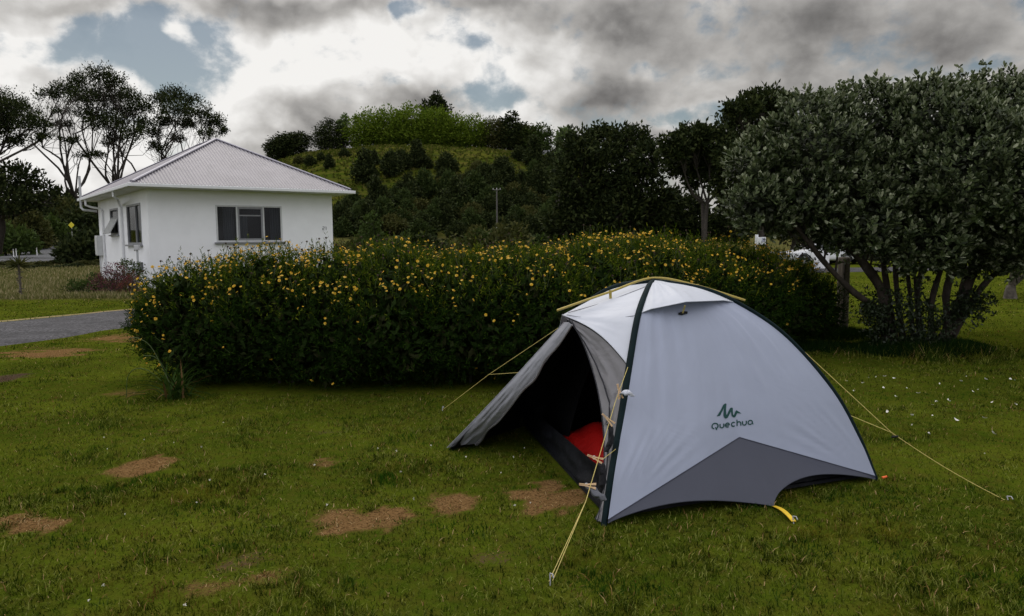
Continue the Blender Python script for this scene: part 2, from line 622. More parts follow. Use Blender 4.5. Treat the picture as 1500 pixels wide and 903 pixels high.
def build_ground():
    xs = np.concatenate([[-1500, -900, -600, -400, -300, -240], np.arange(-200, -60, 6), np.arange(-60, -20, 1.5), np.arange(-20, -7, .5), np.arange(-7, 7, .09),
                         np.arange(7, 20, .5), np.arange(20, 60, 2.0), np.arange(60, 200, 6), [200, 240, 300, 400, 600, 900, 1500]])
    ys = np.concatenate([[-300, -60, -20, -8, -3, 0, 1], np.arange(1.6, 14, .09), np.arange(14, 30, .5), np.arange(30, 60, 1.5), np.arange(60, 220, 2.0), np.arange(220, 300, 8), [300, 360, 450, 600, 900, 1500, 2500]])
    X, Y = np.meshgrid(xs, ys, indexing='ij')
    Z = H(X, Y)
    far = np.clip((np.hypot(X, Y) - 900) / 600, 0, 1)
    Z = Z * (1 - far)
    mb = MB()
    mb.grid(np.stack([X, Y, Z], -1).astype(np.float32)[:, :, :])
    o = mb.build('ground', ground_mat(), smooth=True)
    # the grid helper winds x then y: make it face up
    me = o.data
    if me.polygons[0].normal.z < 0:
        me.flip_normals()
    dry, soil = masks(X, Y)
    edge = 1.2 * (fbm(X, Y, .3, 2) - .5)
    field = np.clip((Y + edge - np.where(X < -8, 21.5 - .12 * (X + 16), 60)) / .8, 0, 1)
    field = np.where((X > -8) & (Y < 60), 0, field)
    at_ = me.color_attributes.new('mask', 'FLOAT_COLOR', 'POINT')
    at_.data.foreach_set('color', np.stack([dry, soil, field, np.ones_like(dry)], -1).astype(np.float32).ravel())
    tag(o, kind='structure')
    return o


build_ground()


def strip(name, near, far, mat, lift, nx=60, ny=14):
    """a sheet between two ground lines, following the terrain"""
    def res(pl, n):
        p = np.array([tuple(q)[:2] for q in pl], float)
        s = np.concatenate([[0], np.cumsum(np.linalg.norm(np.diff(p, axis=0), axis=1))])
        t = np.linspace(0, s[-1], n)
        return np.stack([np.interp(t, s, p[:, 0]), np.interp(t, s, p[:, 1])], -1)
    A, B = res(near, nx), res(far, nx)
    w = np.linspace(0, 1, ny)[None, :, None]
    P = A[:, None] * (1 - w) + B[:, None] * w
    Z = H(P[..., 0], P[..., 1]) + (lift + .02) * np.minimum(1, np.minimum(w, 1 - w) * ny * .55)[..., 0] - .02
    mb = MB()
    mb.grid(np.concatenate([P, Z[..., None]], -1))
    o = mb.build(name, mat, smooth=True)
    if o.data.polygons[0].normal.z < 0:
        o.data.flip_normals()
    return tag(o, kind='structure')


def gravel_mat(name, c1, c2, sc=22.0):
    m, b, out = new_mat(name)
    geo = b.n('ShaderNodeNewGeometry').outputs['Position']
    vo = b.n('ShaderNodeTexVoronoi')
    b.put(vo.inputs['Vector'], geo)
    vo.inputs['Scale'].default_value = sc
    sepc = b.n('ShaderNodeSeparateColor')
    b.put(sepc.inputs[0], vo.outputs['Color'])
    c = b.mix(sepc.outputs[0], c1, c2)
    c = b.mix(b.ramp(b.noise(geo, 1.2, 8, .75), .40, .70), c, tuple(x * 1.6 for x in c1))
    p = b.n('ShaderNodeBsdfPrincipled')
    b.put(p.inputs['Base Color'], c)
    p.inputs['Roughness'].default_value = .85
    bp = b.n('ShaderNodeBump')
    bp.inputs['Strength'].default_value = 1.0
    bp.inputs['Distance'].default_value = .03
    b.put(bp.inputs['Height'], b.math('MULTIPLY', vo.outputs['Distance'], -1.0))
    b.put(p.inputs['Normal'], bp.outputs[0])
    b.put(out.inputs[0], p.outputs[0])
    return m


GRAVEL = gravel_mat('gravel', (.012, .012, .014), (.115, .11, .122), 34.0)
ASPHALT = gravel_mat('asphalt', (.045, .047, .053), (.075, .078, .085), 30)
strip('gravel_drive', GRAVEL_N, GRAVEL_F, GRAVEL, .035, 90, 20)
# dry rim where the mower does not reach the drive edge
RIM = surf('dry_rim', (.26, .20, .09), .9, .3, 30)
strip('drive_edge', [Vector((p.x, p.y - .02, 0)) for p in GRAVEL_F], [Vector((p.x, p.y + .28, 0)) for p in GRAVEL_F], RIM, .030, 90, 4)
# the road beyond the paddock on the left and its side road
strip('road', [(-95, 66), (-60, 68), (-40, 70.5), (-10, 74), (30, 78)], [(-95, 74), (-60, 76), (-40, 78), (-10, 81), (30, 85)], ASPHALT, .10, 120, 10)
strip('side_road', [(-46, 77.2), (-49.6, 84), (-57.7, 100), (-70, 130), (-86, 165)], [(-60, 76.2), (-60.5, 84), (-66, 100), (-78, 130), (-95, 165)], ASPHALT, .09, 60, 8)
# the campground lane on the right
strip('gravel_lane', [(8, 32.5), (14, 33.5), (20, 34.5), (40, 37)], [(8, 37.2), (14, 38.2), (20, 39.3), (40, 42)], GRAVEL, .05, 80, 10)

# ---------------------------------------------------------------- lawn grass


def hedge_base(x, y):
    return in_poly(x, y, [(-3.5, 7.75), (-2, 7.6), (-.6, 7.65), (.6, 8.1), (1.8, 8.8), (3.2, 9.9), (4.6, 11), (4.5, 12), (2, 11), (-.5, 9.2), (-3.5, 9.3)])


TREE_BASE = gnd(1342, 512)
TREE_BASE.z = 0


def grass_blades():
    g = np.random.default_rng(3)
    mb = MB()
    bands = [(2.2, 3.6, 9500, .0040, 5), (3.6, 5.5, 7600, .0046, 5), (5.5, 8, 4600, .0062, 3), (8, 12, 2300, .0095, 3), (12, 17, 900, .016, 3), (17, 26, 300, .028, 3), (26, 34, 120, .045, 3)]
    for r0, r1, dens, w, nv in bands:
        half = RAD(46 if r0 < 8 else 41)
        N = int(dens * half * (r1 * r1 - r0 * r0))
        r = np.sqrt(g.uniform(r0 * r0, r1 * r1, N))
        a = g.uniform(-half, half, N)
        x, y = r * np.sin(a), r * np.cos(a)
        dry, soil = masks(x, y)
        tuft = fbm(x, y, 2.2, 3)
        fine = vnoise(x, y, 14)
        pos_dry = np.clip((dry - .25) / .6, 0, 1) * (.55 + .45 * vnoise(x, y, 22))
        pos_soil = np.clip((soil - .25) / .5, 0, 1)
        keep = g.uniform(size=N) < (.20 + 1.15 * tuft) * (.40 + .8 * fine) * (1 - .25 * pos_dry) * (1 - .75 * pos_soil)
        keep &= ~in_poly(x, y, TENT_POLY) & ~in_poly(x, y, GRAVEL_POLY) & ~hedge_base(x, y)
        keep &= ~((x > 8) & (y > 32.3)) & ~((x < -8) & (y > 21.5))
        keep &= np.hypot((x - TREE_BASE.x) / .5, (y - TREE_BASE.y) / .35) > 1
        x, y, tuft, pos_dry, fine = x[keep], y[keep], tuft[keep], pos_dry[keep], fine[keep]
        n = len(x)
        z = H(x, y)
        L = (.016 + .030 * g.uniform(size=n) ** 1.5 + .036 * np.clip(tuft - .42, 0, 1) * 3 * fine) * (1 - .35 * pos_dry)
        # uncut fringe round the tree's foot and along the foot of the hedge
        q = np.hypot((x - TREE_BASE.x) / 1.15, (y - TREE_BASE.y + .25) / .95)
        L = L * (1 + 4.6 * np.clip(1.25 - q, 0, 1))
        qp = np.hypot((x - 5.35) / .7, (y - 11.9) / .8)
        L = L * (1 + 3.0 * np.clip(1.1 - qp, 0, 1))
        az = g.uniform(0, 2 * math.pi, n)
        lean = g.uniform(.15, .95, n) + .55 * pos_dry
        up = np.stack([np.cos(az) * np.sin(lean), np.sin(az) * np.sin(lean), np.cos(lean)], -1)
        az2 = az + g.uniform(-.5, .5, n)
        tipd = unit(up + .55 * np.stack([np.cos(az2), np.sin(az2), -.6 * np.ones(n)], -1))
        sd = np.stack([-np.sin(az + g.normal(0, .6, n)), np.cos(az), np.zeros(n)], -1)
        sd = unit(sd)
        ww = (w * g.uniform(.6, 1.3, n) * .5)[:, None]
        base = np.stack([x, y, z - .006], -1)
        Lc = L[:, None]
        mi = (pos_dry > g.uniform(.05, 1.0, n)) | (g.uniform(size=n) < .045)
        mid = base + up * Lc * .6
        tip = mid + tipd * Lc * .5
        for sel, k in ((~mi, 0), (mi, 1)):
            if nv == 5:
                V = np.stack([base - sd * ww, base + sd * ww, mid + sd * ww * .8, mid - sd * ww * .8, tip], 1)[sel]
                i = np.arange(len(V))[:, None] * 5
                mb.add(V.reshape(-1, 3), i + np.array([0, 1, 2, 3]), k)
                # the tips share the mid vertices of their own blade
                mb.f.append((i + np.array([3, 2, 4])).astype(np.int32) + (mb.n - len(V) * 5))
                mb.m.append(np.full(len(V), k, np.int32))
            else:
                V = np.stack([base - sd * ww, base + sd * ww, tip], 1)[sel]
                mb.add(V.reshape(-1, 3), np.arange(len(V))[:, None] * 3 + np.arange(3), k)
    green = leaf_mat('grass_green', GR1, GR2, GR3, .25, .8, .0, [((.120, .108, .010), .8, .50, .70), ((.012, .044, .0035), 1.7, .50, .64), ((.095, .055, .014), 2.6, .58, .70), ((.009, .018, .002), 9.0, .50, .62), ((.26, .24, .055), 11.0, .60, .72)])
    straw = leaf_mat('grass_straw', (.13, .070, .022), (.24, .145, .055), (.46, .33, .17), .2, .8, .0)
    o = mb.build('grass', [green, straw])
    tag(o, kind='stuff')


GR1, GR2, GR3 = (.011, .0235, .0018), (.047, .0685, .0055), (.25, .265, .062)
grass_blades()


def uncut_grass():
    """the mower goes round the tree, the post and the hedge's end: long dark grass is left there"""
    g = np.random.default_rng(15)
    mb = MB()
    for cx, cy, rx, ry, n, L0 in ((TREE_BASE.x, TREE_BASE.y - .12, .98, .62, 15000, .17), (5.25, 11.9, .62, .5, 5000, .15), (4.3, 10.6, 1.1, .35, 3500, .12)):
        a, r = g.uniform(0, 6.283, n), g.uniform(size=n) ** .55
        x, y = cx + rx * r * np.cos(a), cy + ry * r * np.sin(a)
        d = unit(np.stack([g.normal(0, .45, n) + .35 * np.cos(a), g.normal(0, .45, n) + .35 * np.sin(a), np.ones(n)], -1))
        L = L0 * (1.15 - .75 * r ** 3) * g.uniform(.5, 1.35, n)
        leaves(mb, np.stack([x, y, H(x, y) - .01], -1), d, L, .009 * g.uniform(.6, 1.4, n), 'kite', .04, g, ref=(0, 1, .01))
    tag(mb.build('uncut_grass', leaf_mat('uncut_green', (.004, .012, .003), (.009, .024, .005), (.020, .042, .008), .2, .8, .0)), kind='stuff')


uncut_grass()


def long_grass():
    """unmown paddock between the lawn and the road on the left"""
    g = np.random.default_rng(5)
    mb = MB()
    N = 42000
    y = 21.5 + 44 * g.uniform(size=N) ** 1.6
    x = -y * g.uniform(.12, .82, N) - 4
    keep = (x < -9) & ~in_poly(x, y, HOUSE_POLY) & (vnoise(x, y, .5) + .4 > g.uniform(size=N))
    keep &= y > 21.8 - .12 * (x + 16)
    x, y = x[keep], y[keep]
    n = len(x)
    L = (.10 + .18 * vnoise(x, y, .35)) * g.uniform(.6, 1.3, n)
    d = unit(np.stack([g.normal(0, .35, n), g.normal(0, .35, n), np.ones(n)], -1))
    leaves(mb, np.stack([x, y, H(x, y) - .02], -1), d, L, .012 + .0011 * y, g=g, ref=(0, 1, 0.01), mi=0)
    m = leaf_mat('paddock_grass', (.075, .085, .025), (.15, .14, .055), (.30, .25, .14), .2, .8, .05)
    tag(mb.build('paddock_grass', [m]), kind='stuff')


HOUSE_POLY = [(-12.2, 25), (-7, 29.1), (-12.7, 36.4), (-17.9, 32.3)]
long_grass()


def clover():
    g = np.random.default_rng(9)
    mb = MB()
    N = 100
    r = np.sqrt(g.uniform(2.4 ** 2, 7 ** 2, N))
    a = g.uniform(-.72, .72, N)
    x, y = r * np.sin(a), r * np.cos(a)
    k = ~in_poly(x, y, TENT_POLY) & (fbm(x, y, 1.1, 2) > .5) & ~hedge_base(x, y)
    x, y = x[k], y[k]
    for i in range(len(x)):
        z = Hs(x[i], y[i]) + g.uniform(.03, .05)
        u = unit(g.normal(size=(14, 3)) + np.array([0, 0, .5]))
        leaves(mb, np.tile((x[i], y[i], z), (14, 1)), u, g.uniform(.006, .010), .004, g=g)
    m = surf('clover_white', (.68, .66, .58), .8, .15, 20)
    tag(mb.build('clover_blossom', m), kind='stuff')


clover()

# ---------------------------------------------------------------- tent
APEX = at(957, 413, 5.3)


def crom(pts, n):
    """Catmull-Rom through points, resampled evenly by length"""
    p = np.array([tuple(q) for q in pts], float)
    p = np.concatenate([[2 * p[0] - p[1]], p, [2 * p[-1] - p[-2]]])
    o = []
    for i in range(1, len(p) - 2):
        t = np.linspace(0, 1, 24, endpoint=False)[:, None]
        a, b_, c, d = p[i - 1], p[i], p[i + 1], p[i + 2]
        o.append(.5 * (2 * b_ + (c - a) * t + (2 * a - 5 * b_ + 4 * c - d) * t ** 2 + (3 * b_ - a - 3 * c + d) * t ** 3))
    o = np.concatenate(o + [p[-2:-1]])
    s = np.concatenate([[0], np.cumsum(np.linalg.norm(np.diff(o, axis=0), axis=1))])
    t = np.linspace(0, s[-1], n)
    return np.stack([np.interp(t, s, o[:, k]) for k in range(3)], -1)


PROF_A = [(0, 0), (.11, .21), (.24, .42), (.444, .79), (.63, 1.09), (.85, 1.245), (1, APEX.z)]
PROF_B = [(0, 0), (.076, .27), (.19, .578), (.383, .914), (.565, 1.109), (.754, 1.236), (1, APEX.z)]
NT, NU = 73, 97


def pole(c, prof):
    return crom([Vector((c.x + (APEX.x - c.x) * s, c.y + (APEX.y - c.y) * s, z)) for s, z in prof], NT)


PA, PB, PA2, PB2 = pole(C1, PROF_A), pole(C2, PROF_B), pole(C3, PROF_B), pole(C4, PROF_B)
V3 = lambda v: np.array(tuple(v), float)
lerp = lambda a, b_, t: a * (1 - t) + b_ * t


def coons(L, A, B):
    """patch between two poles that meet at the apex, with the lower border L(u)"""
    u = np.linspace(0, 1, L.shape[0])[None, :, None]
    t = np.linspace(0, 1, NT)[:, None, None]
    return (1 - t) * (L[None] - lerp(A[0], B[0], u)) + lerp(A[:, None], B[:, None], u)


TENT_CENTRE = np.array([1.1, 5.45, .45])
def wrinkle(P, amp, seed, sx=1.0):
    i = np.linspace(0, 1, P.shape[0])[:, None]
    j = np.linspace(0, 1, P.shape[1])[None, :]
    w = (fbm(i * 1.5 + seed + 0 * j, j * 9 * sx + 0 * i, 2.0, 3) - .5) * 2 * amp
    edge = np.minimum(1, 8 * np.minimum(j, 1 - j)) * np.minimum(1, 8 * np.minimum(i, 1 - i))
    d = P - TENT_CENTRE
    d /= np.linalg.norm(d, axis=-1, keepdims=True)
    return P + d * (w * edge)[..., None]


def curve_u(pts, n=NU):
    """points [(u, Vector)] -> n points evenly in u"""
    us = np.array([p[0] for p in pts])
    ps = np.array([tuple(p[1]) for p in pts])
    u = np.linspace(0, 1, n)
    return np.stack([np.interp(u, us, ps[:, k]) for k in range(3)], -1)


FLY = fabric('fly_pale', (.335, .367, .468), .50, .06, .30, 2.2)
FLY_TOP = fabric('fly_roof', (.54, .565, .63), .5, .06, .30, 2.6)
FLY_GREY = fabric('fly_grey', (.050, .054, .074), .6, .0, .35, 2.4)
FLY_DOOR = fabric('fly_door', (.21, .205, .215), .6, .10, .6, 4.5)
BLACKF = fabric('inner_black', (.005, .005, .006), .55, .0, .5, 6)
SLEEVE = surf('sleeve_green', (.005, .013, .015), .75, .2, 10, .2, 60, spec=.1)
ZIP = surf('zip_grey', (.035, .036, .042), .7, .15, 30, spec=.1)
YELLOW = surf('cord_yellow', (.52, .42, .13), .6, .15, 60)
POLEY = surf('pole_yellow', (.38, .29, .06), .45, .1, 20, spec=.5)
LOGO = surf('print_green', (.003, .048, .042), .6, .05, 20)
ORANGE = surf('peg_orange', (.75, .13, .03), .5, .1, 20)

tent = empty('dome_tent', C1 + Vector((.6, 1.2, 0)), 'pale grey dome tent with open door pitched on the lawn before the hedge', 'tent')
TO = -tent.location
def tp(mb, name, mats, smooth=True, parent=None):
    o = mb.build(name, mats, parent or tent, smooth)
    if parent is None:
        o.location = TO
    return o


# long side facing the camera: pale panel above, dark grey lower panel staked out in the middle
PEAK = at(1083, 641, 4.66)
MID = at(1131, 742, 4.33)
LOW = curve_u([(0, C1 + Vector((0.02, -.015, .03))), (.50, PEAK), (1, C2 + Vector((-.01, -.02, .03)))])
S1 = wrinkle(coons(LOW, PA, PB), .008, 1.7)
tt_, u_ = np.linspace(0, 1, NT)[:, None], np.linspace(0, 1, NU)[None, :]
rip = np.zeros((NT, NU))
for cu_, k1, ph, am in ((0.0, 40, .4, .0045), (1.0, 36, 1.3, .004)):
    du, dt = np.abs(u_ - cu_), tt_ * 1.3 + .02
    fi = np.arctan2(dt, du + .02)
    rr_ = np.hypot(du, dt)
    rip += am * np.sin(fi * k1 + ph + 2 * np.sin(fi * 7)) * np.exp(-((rr_ - .20) / .12) ** 2) * np.clip(du / .07, 0, 1) * np.clip(tt_ / .06, 0, 1)
S1 = S1 + np.array([.1, -.95, .25]) * rip[..., None]
mb = MB(); mb.grid(S1)
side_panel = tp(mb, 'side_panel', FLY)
hem_pts = []
for u in np.linspace(0, 1, NU):
    base = lerp(V3(C1), V3(C2), u)
    if u < .5:
        w = u / .5
        p = lerp(V3(C1) + np.array([.02, -.015, .012]), V3(MID), w)
        p[2] += .085 * math.sin(math.pi * w) ** .8 * (1 - .25 * w)
        p = lerp(p, base + np.array([0, 0, p[2]]), .35 * math.sin(math.pi * w))
    else:
        w = (u - .5) / .5
        p = lerp(V3(MID), V3(C2) + np.array([-.01, -.02, .012]), w)
        p[2] += .14 * math.sin(math.pi * min(1, w * 1.02)) ** .75 * (1 - .55 * w)
        p = lerp(p, base + np.array([0, .02, p[2]]), .6 * math.sin(math.pi * w) ** .7)
    hem_pts.append(p)
HEM = np.array(hem_pts)
k = np.linspace(0, 1, 16)[:, None, None]
S1L = lerp(HEM[None], LOW[None], k)
ridge = np.exp(-((np.linspace(0, 1, NU) - .5) / .05) ** 2)[None, :, None]
S1L = S1L + np.array([0, -.030, .010]) * ridge * (1 - k)
S1L = wrinkle(S1L, .006, 5.1)
mb = MB(); mb.grid(S1L)
mb.tube(HEM, .004, 6)
tp(mb, 'lower_panel', FLY_GREY)
mb = MB()
mb.tube(LOW + np.array([0, -.003, .002]), .0022, 5)
tp(mb, 'panel_seam', FLY_GREY)


def pick_t(P, z):
    return float(np.interp(z, P[:, 2], np.linspace(0, 1, len(P))))


def on(P, t):
    s = np.linspace(0, 1, len(P))
    return np.array([np.interp(t, s, P[:, k]) for k in range(3)])


# vent hood across the top of the long side, propped open
tA, tB = pick_t(PA, 1.105), pick_t(PB, 1.155)
uu = np.linspace(0, 1, 33)
rows = []
PROP = np.array(tuple(at(1004, 447, 4.83)))
for q in np.linspace(0, 1, 14):
    row = []
    for u in uu:
        a, c = on(PA, lerp(tA, 1, q)), on(PB, lerp(tB, 1, q))
        p = lerp(a, c, u)
        mid = lerp(on(PA, tA), on(PB, tB), .5)
        tent_ = max(0, 1 - abs(u - .5) / .5) ** 1.1
        p = p + (PROP - mid) * tent_ * (1 - q) ** 1.25 + np.array([0, -.014, .022]) * (1 - q * .35) * min(1, 6 * min(u, 1 - u) + .25)
        row.append(p)
    rows.append(row)
HOOD = wrinkle(np.array(rows), .010, 8.3, 1.6)
mb = MB(); mb.grid(HOOD); mb.tube(HOOD[0], .0035, 5)
hood = tp(mb, 'vent_hood', FLY_TOP)
bv1 = BVHTree.FromPolygons([tuple(p) for p in S1.reshape(-1, 3)], [(i * NU + j, i * NU + j + 1, (i + 1) * NU + j + 1, (i + 1) * NU + j) for i in range(NT - 1) for j in range(NU - 1)])


def on_side(px, py, lift=.003):
    d = ray(px, py).normalized()
    hit, nor, _, _ = bv1.ray_cast(Vector((0, 0, CAM_Z)), d)
    if hit is None:
        hit = at(px, py, 4.6); nor = -d
    if nor.dot(d) > 0:
        nor = -nor
    return hit + nor * lift


mb = MB()
mb.tube([Vector(PROP) + Vector((0, .01, -.004)), on_side(999, 461, .012)], .006, 6, flat=.4)
tp(mb, 'vent_prop', YELLOW)
mb = MB()
for px, py in ((999, 460), (1003, 459), (996, 461)):
    q = on_side(px, py, .010)
    mb.tube([q + Vector((-.014, 0, .002)), q + Vector((.014, 0, -.002))], [.007, .009], 7)
tp(mb, 'vent_toggle', BLACKF)


# printed mark and lettering on the side panel
def ribbon(mb, pts, w, closed=False):
    p = np.array(pts, float)
    if closed:
        t = np.roll(p, -1, 0) - np.roll(p, 1, 0)
    else:
        t = np.gradient(p, axis=0)
    t /= np.linalg.norm(t, axis=1, keepdims=True) + 1e-9
    nrm = np.stack([-t[:, 1], t[:, 0]], -1)
    w = np.broadcast_to(np.asarray(w, float), (len(p),))[:, None] / 2
    a, c = p + nrm * w, p - nrm * w
    V = [tuple(on_side(*q)) for q in a] + [tuple(on_side(*q)) for q in c]
    n = len(p)
    mb.add(V, [(i, (i + 1) % n, n + (i + 1) % n, n + i) for i in range(n if closed else n - 1)])


def arc(cx, cy, rx, ry, a0, a1, n=18):
    a = np.radians(np.linspace(a0, a1, n))
    return [(cx + rx * math.cos(q), cy + ry * math.sin(q)) for q in a]


def zp(x, y):                      # from the enlarged view of the print to the photograph
    return 1010 + x * 130 / 1467, 570 + y * 80 / 903


mb = MB()
# strokes in a frame along the baseline, which runs uphill to the right and is lifted by the panel's slant
def lt(x, y):
    b0, b1 = np.array([362., 672.]), np.array([1062., 588.])
    ex = (b1 - b0) / 700
    ey = np.array([-.03, -1.0])
    return zp(*(b0 + ex * x + ey * y))
W_ = 1.75
def stroke(pts, w=W_, closed=False):
    ribbon(mb, [lt(*p) for p in pts], w, closed)
stroke(arc(57, 50, 50, 46, -60, 250, 26))
stroke([(60, 30), (76, 8), (84, -18)])
stroke([(140, 76)] + arc(172, 36, 32, 32, 180, 360, 12)[0:0] + [(140, 40)] + [(140 + 31 - 31 * math.cos(a), 38 - 30 * math.sin(a)) for a in np.linspace(0.2, math.pi - .2, 10)] + [(202, 40), (202, 76)])
stroke([(230, 43), (293, 43)])
stroke(arc(261, 43, 32, 33, 0, 305, 22))
stroke(arc(362, 43, 32, 33, 50, 310, 20))
stroke([(422, 8), (422, 112)])
stroke([(422, 44)] + [(453 - 31 * math.cos(a), 44 + 31 * math.sin(a)) for a in np.linspace(.2, math.pi, 10)] + [(484, 8)])
stroke([(514, 76), (514, 40)] + [(545 - 31 * math.cos(a), 39 - 31 * math.sin(a)) for a in np.linspace(.2, math.pi - .2, 10)] + [(576, 40), (576, 76)])
stroke(arc(640, 42, 35, 33, -50, 300, 24))
stroke([(676, 42), (678, 18), (690, 6)])
tp(mb, 'brand_lettering', LOGO, False)
mb = MB()
def polyfan(px):
    """thick zigzag mark as a chain of quads"""
    V = [tuple(on_side(*zp(*q))) for q in px]
    return V
L_ = [(445, 455), (500, 372), (555, 262), (585, 240), (607, 248), (600, 330), (603, 420), (612, 432), (640, 370), (668, 318), (692, 308), (711, 316), (712, 360), (716, 425), (728, 434), (752, 378), (772, 352), (790, 362), (852, 404)]
R_ = [(498, 446), (540, 372), (566, 318), (566, 330), (560, 360), (556, 440), (572, 480), (598, 492), (628, 476), (662, 410), (678, 378), (684, 400), (690, 440), (710, 466), (735, 474), (760, 456), (782, 405), (800, 402), (850, 408)]
V = polyfan(L_) + polyfan(R_)
n = len(L_)
mb.add(V, [(i, i + 1, n + i + 1, n + i) for i in range(n - 1)])
tp(mb, 'mountain_mark', LOGO, False)

# the other walls of the fly
T1 = at(824, 459, 5.03) + Vector((0, 0, -.012))
T2 = at(1089, 442, 5.6) + Vector((0, 0, -.012))
def hem_line(a, b_, sag=.07, out=0.0):
    P = np.array([lerp(V3(a), V3(b_), u) for u in np.linspace(0, 1, NU)])
    P[:, 2] += .02 + sag * np.sin(np.linspace(0, math.pi, NU)) ** .8
    return P
S2 = coons(hem_line(C2, C3), PB, PA2)
uu2 = np.linspace(0, 1, NU)[None, :]
tt2 = np.linspace(0, 1, NT)[:, None]
bul = np.clip(1 - abs(uu2 - .45) / .5, 0, 1) * np.clip(1 - abs(tt2 - .66) / .36, 0, 1)
dirb = V3(T2) - S2[int(.66 * NT), int(.45 * NU)]
S2 = S2 + bul[..., None] ** 1.3 * dirb
mb = MB(); mb.grid(S2)
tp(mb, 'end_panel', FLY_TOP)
S3 = wrinkle(coons(hem_line(C3, C4), PA2, PB2), .01, 3.3)
mb = MB(); mb.grid(S3)
tp(mb, 'back_panel', FLY)

# roof above the door: two triangles from the crossing to the awning tip
def tri_patch(A, B, C, edge_AB=None, n=22, sag=.02):
    """A-B edge may be a curve; C the far corner; rows run from AB to C"""
    E = edge_AB if edge_AB is not None else np.array([lerp(A, B, u) for u in np.linspace(0, 1, n)])
    P = np.array([[lerp(E[i], C, q) for i in range(len(E))] for q in np.linspace(0, 1, n)])
    return P
tAd = pick_t(PA, .80)
edge = np.array([on(PA, q) for q in np.linspace(tAd, 1, 22)])
R1 = tri_patch(None, None, V3(T1), edge)
# scallop of the free edge from the tip to the sleeve
for r in range(R1.shape[0]):
    q = r / (R1.shape[0] - 1)
    s = math.sin(math.pi * q)
    R1[r] += (np.exp(-np.linspace(0, 1, R1.shape[1]) / .22) * s)[:, None] * np.array([.02, 0, .045]) + (np.sin(np.linspace(0, math.pi, R1.shape[1])) * s)[:, None] * np.array([0, 0, -.02])
R1 = wrinkle(R1, .006, 2.2)
tBd = pick_t(PB2, .86)
edge2 = np.array([on(PB2, q) for q in np.linspace(tBd, 1, 22)])
R2 = tri_patch(None, None, V3(T1), edge2)
mb = MB(); mb.grid(R1); mb.grid(R2)
for r in (R1[:, 0], R2[:, 0]):
    mb.tube(r, .004, 5)
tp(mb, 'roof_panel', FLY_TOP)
# stitched seam across the roof panel
mb = MB()
mb.tube(np.array([lerp(V3(T1), on(PA, lerp(tAd, 1, .42)), q) + np.array([0, -.004, .006 - .028 * math.sin(math.pi * q)]) for q in np.linspace(.06, .97, 16)]), .0018, 4)
mb.tube(np.array([lerp(V3(T1), on(PA, lerp(tAd, 1, .88)), q) + np.array([0, -.004, .006 - .014 * math.sin(math.pi * q)]) for q in np.linspace(.06, .97, 16)]), .0018, 4)
tp(mb, 'roof_seam', FLY_GREY)

# vestibule: strip left of the open zip (outside showing), its rolled hem, and the far wall
T1d = V3(T1) + np.array([.012, .0, -.05])
n = 40
s = np.linspace(0, 1, n)
VE = V3(VEST)
left_edge = np.array([lerp(T1d, VE + np.array([0, 0, .015]), q) for q in s])
left_edge[:, 2] -= .012 * np.sin(math.pi * s)
HB = V3(gnd(697, 655)) + np.array([0, -.02, .03])
hem_e = np.array([lerp(V3(at(838, 476, 4.93)), HB, q) for q in s])
hem_e[:, 2] -= .035 * np.sin(math.pi * s)
hem_e[:, 1] -= .05 * np.sin(math.pi * s)
w = np.linspace(0, 1, 14)
ST = np.array([[lerp(left_edge[i], hem_e[i], q) + np.array([0, -.02, .01]) * math.sin(math.pi * q) for q in w] for i in range(n)])
fold = (fbm(s[:, None] * 3.0 + 0 * w[None], w[None] * 4 + 0 * s[:, None], 2.4, 4) - .5) * .085 * (.25 + s[:, None])
ST = ST + np.array([.3, -.9, .3]) * fold[..., None] * np.sin(math.pi * np.clip(w, .02, .98))[None, :, None]
mb = MB(); mb.grid(ST)
mb.tube(left_edge, .004, 5)
tp(mb, 'vestibule_panel', fabric('fly_vestibule', (.30, .305, .34), .55, .08, .55, 3.5))
# loose roll of door fabric along the zip
mb = MB()
rr = .006 + .007 * fbm(s * 9, s * 0, 1.0, 2) + .012 * np.clip((s - .75) / .25, 0, 1)
roll = hem_e + np.stack([.008 * np.sin(s * 21), -.01 * np.cos(s * 17), .006 * np.sin(s * 31)], -1)
mb.tube(roll, rr, 9, flat=.75)
tp(mb, 'rolled_hem', FLY_DOOR)
farw = np.array([[lerp(left_edge[i], lerp(on(PB2, tBd * (1 - q)), on(PB2, 0), 0) if False else on(PB2, tBd * (1 - s[i])), w_) for w_ in np.linspace(0, 1.1, 12)] for i, q in enumerate(s)])
farw[..., 2] -= .03 * np.clip((s - .85) / .15, 0, 1)[:, None]
mb = MB(); mb.grid(farw); mb.grid(farw + np.array([.016, -.010, -.012]), 1)  # black inner sheet added to keep the open doorway dark
tp(mb, 'vestibule_wall', [FLY_GREY, BLACKF])
# right half of the door, unzipped and hanging along the front sleeve
n2 = 36
s2 = np.linspace(0, 1, n2)
redge = crom([at(838, 470, 4.95), at(857, 510, 4.86), at(873, 560, 4.72), at(882, 610, 4.56), at(885, 655, 4.45), at(884, 700, 4.33), at(880, 742, 4.24), V3(C1) + np.array([-.045, .03, .02])], n2)
ta = np.concatenate([np.linspace(tAd, 0, n2)])
aedge = np.array([on(PA, q) for q in ta]) + np.array([-.01, .005, 0])
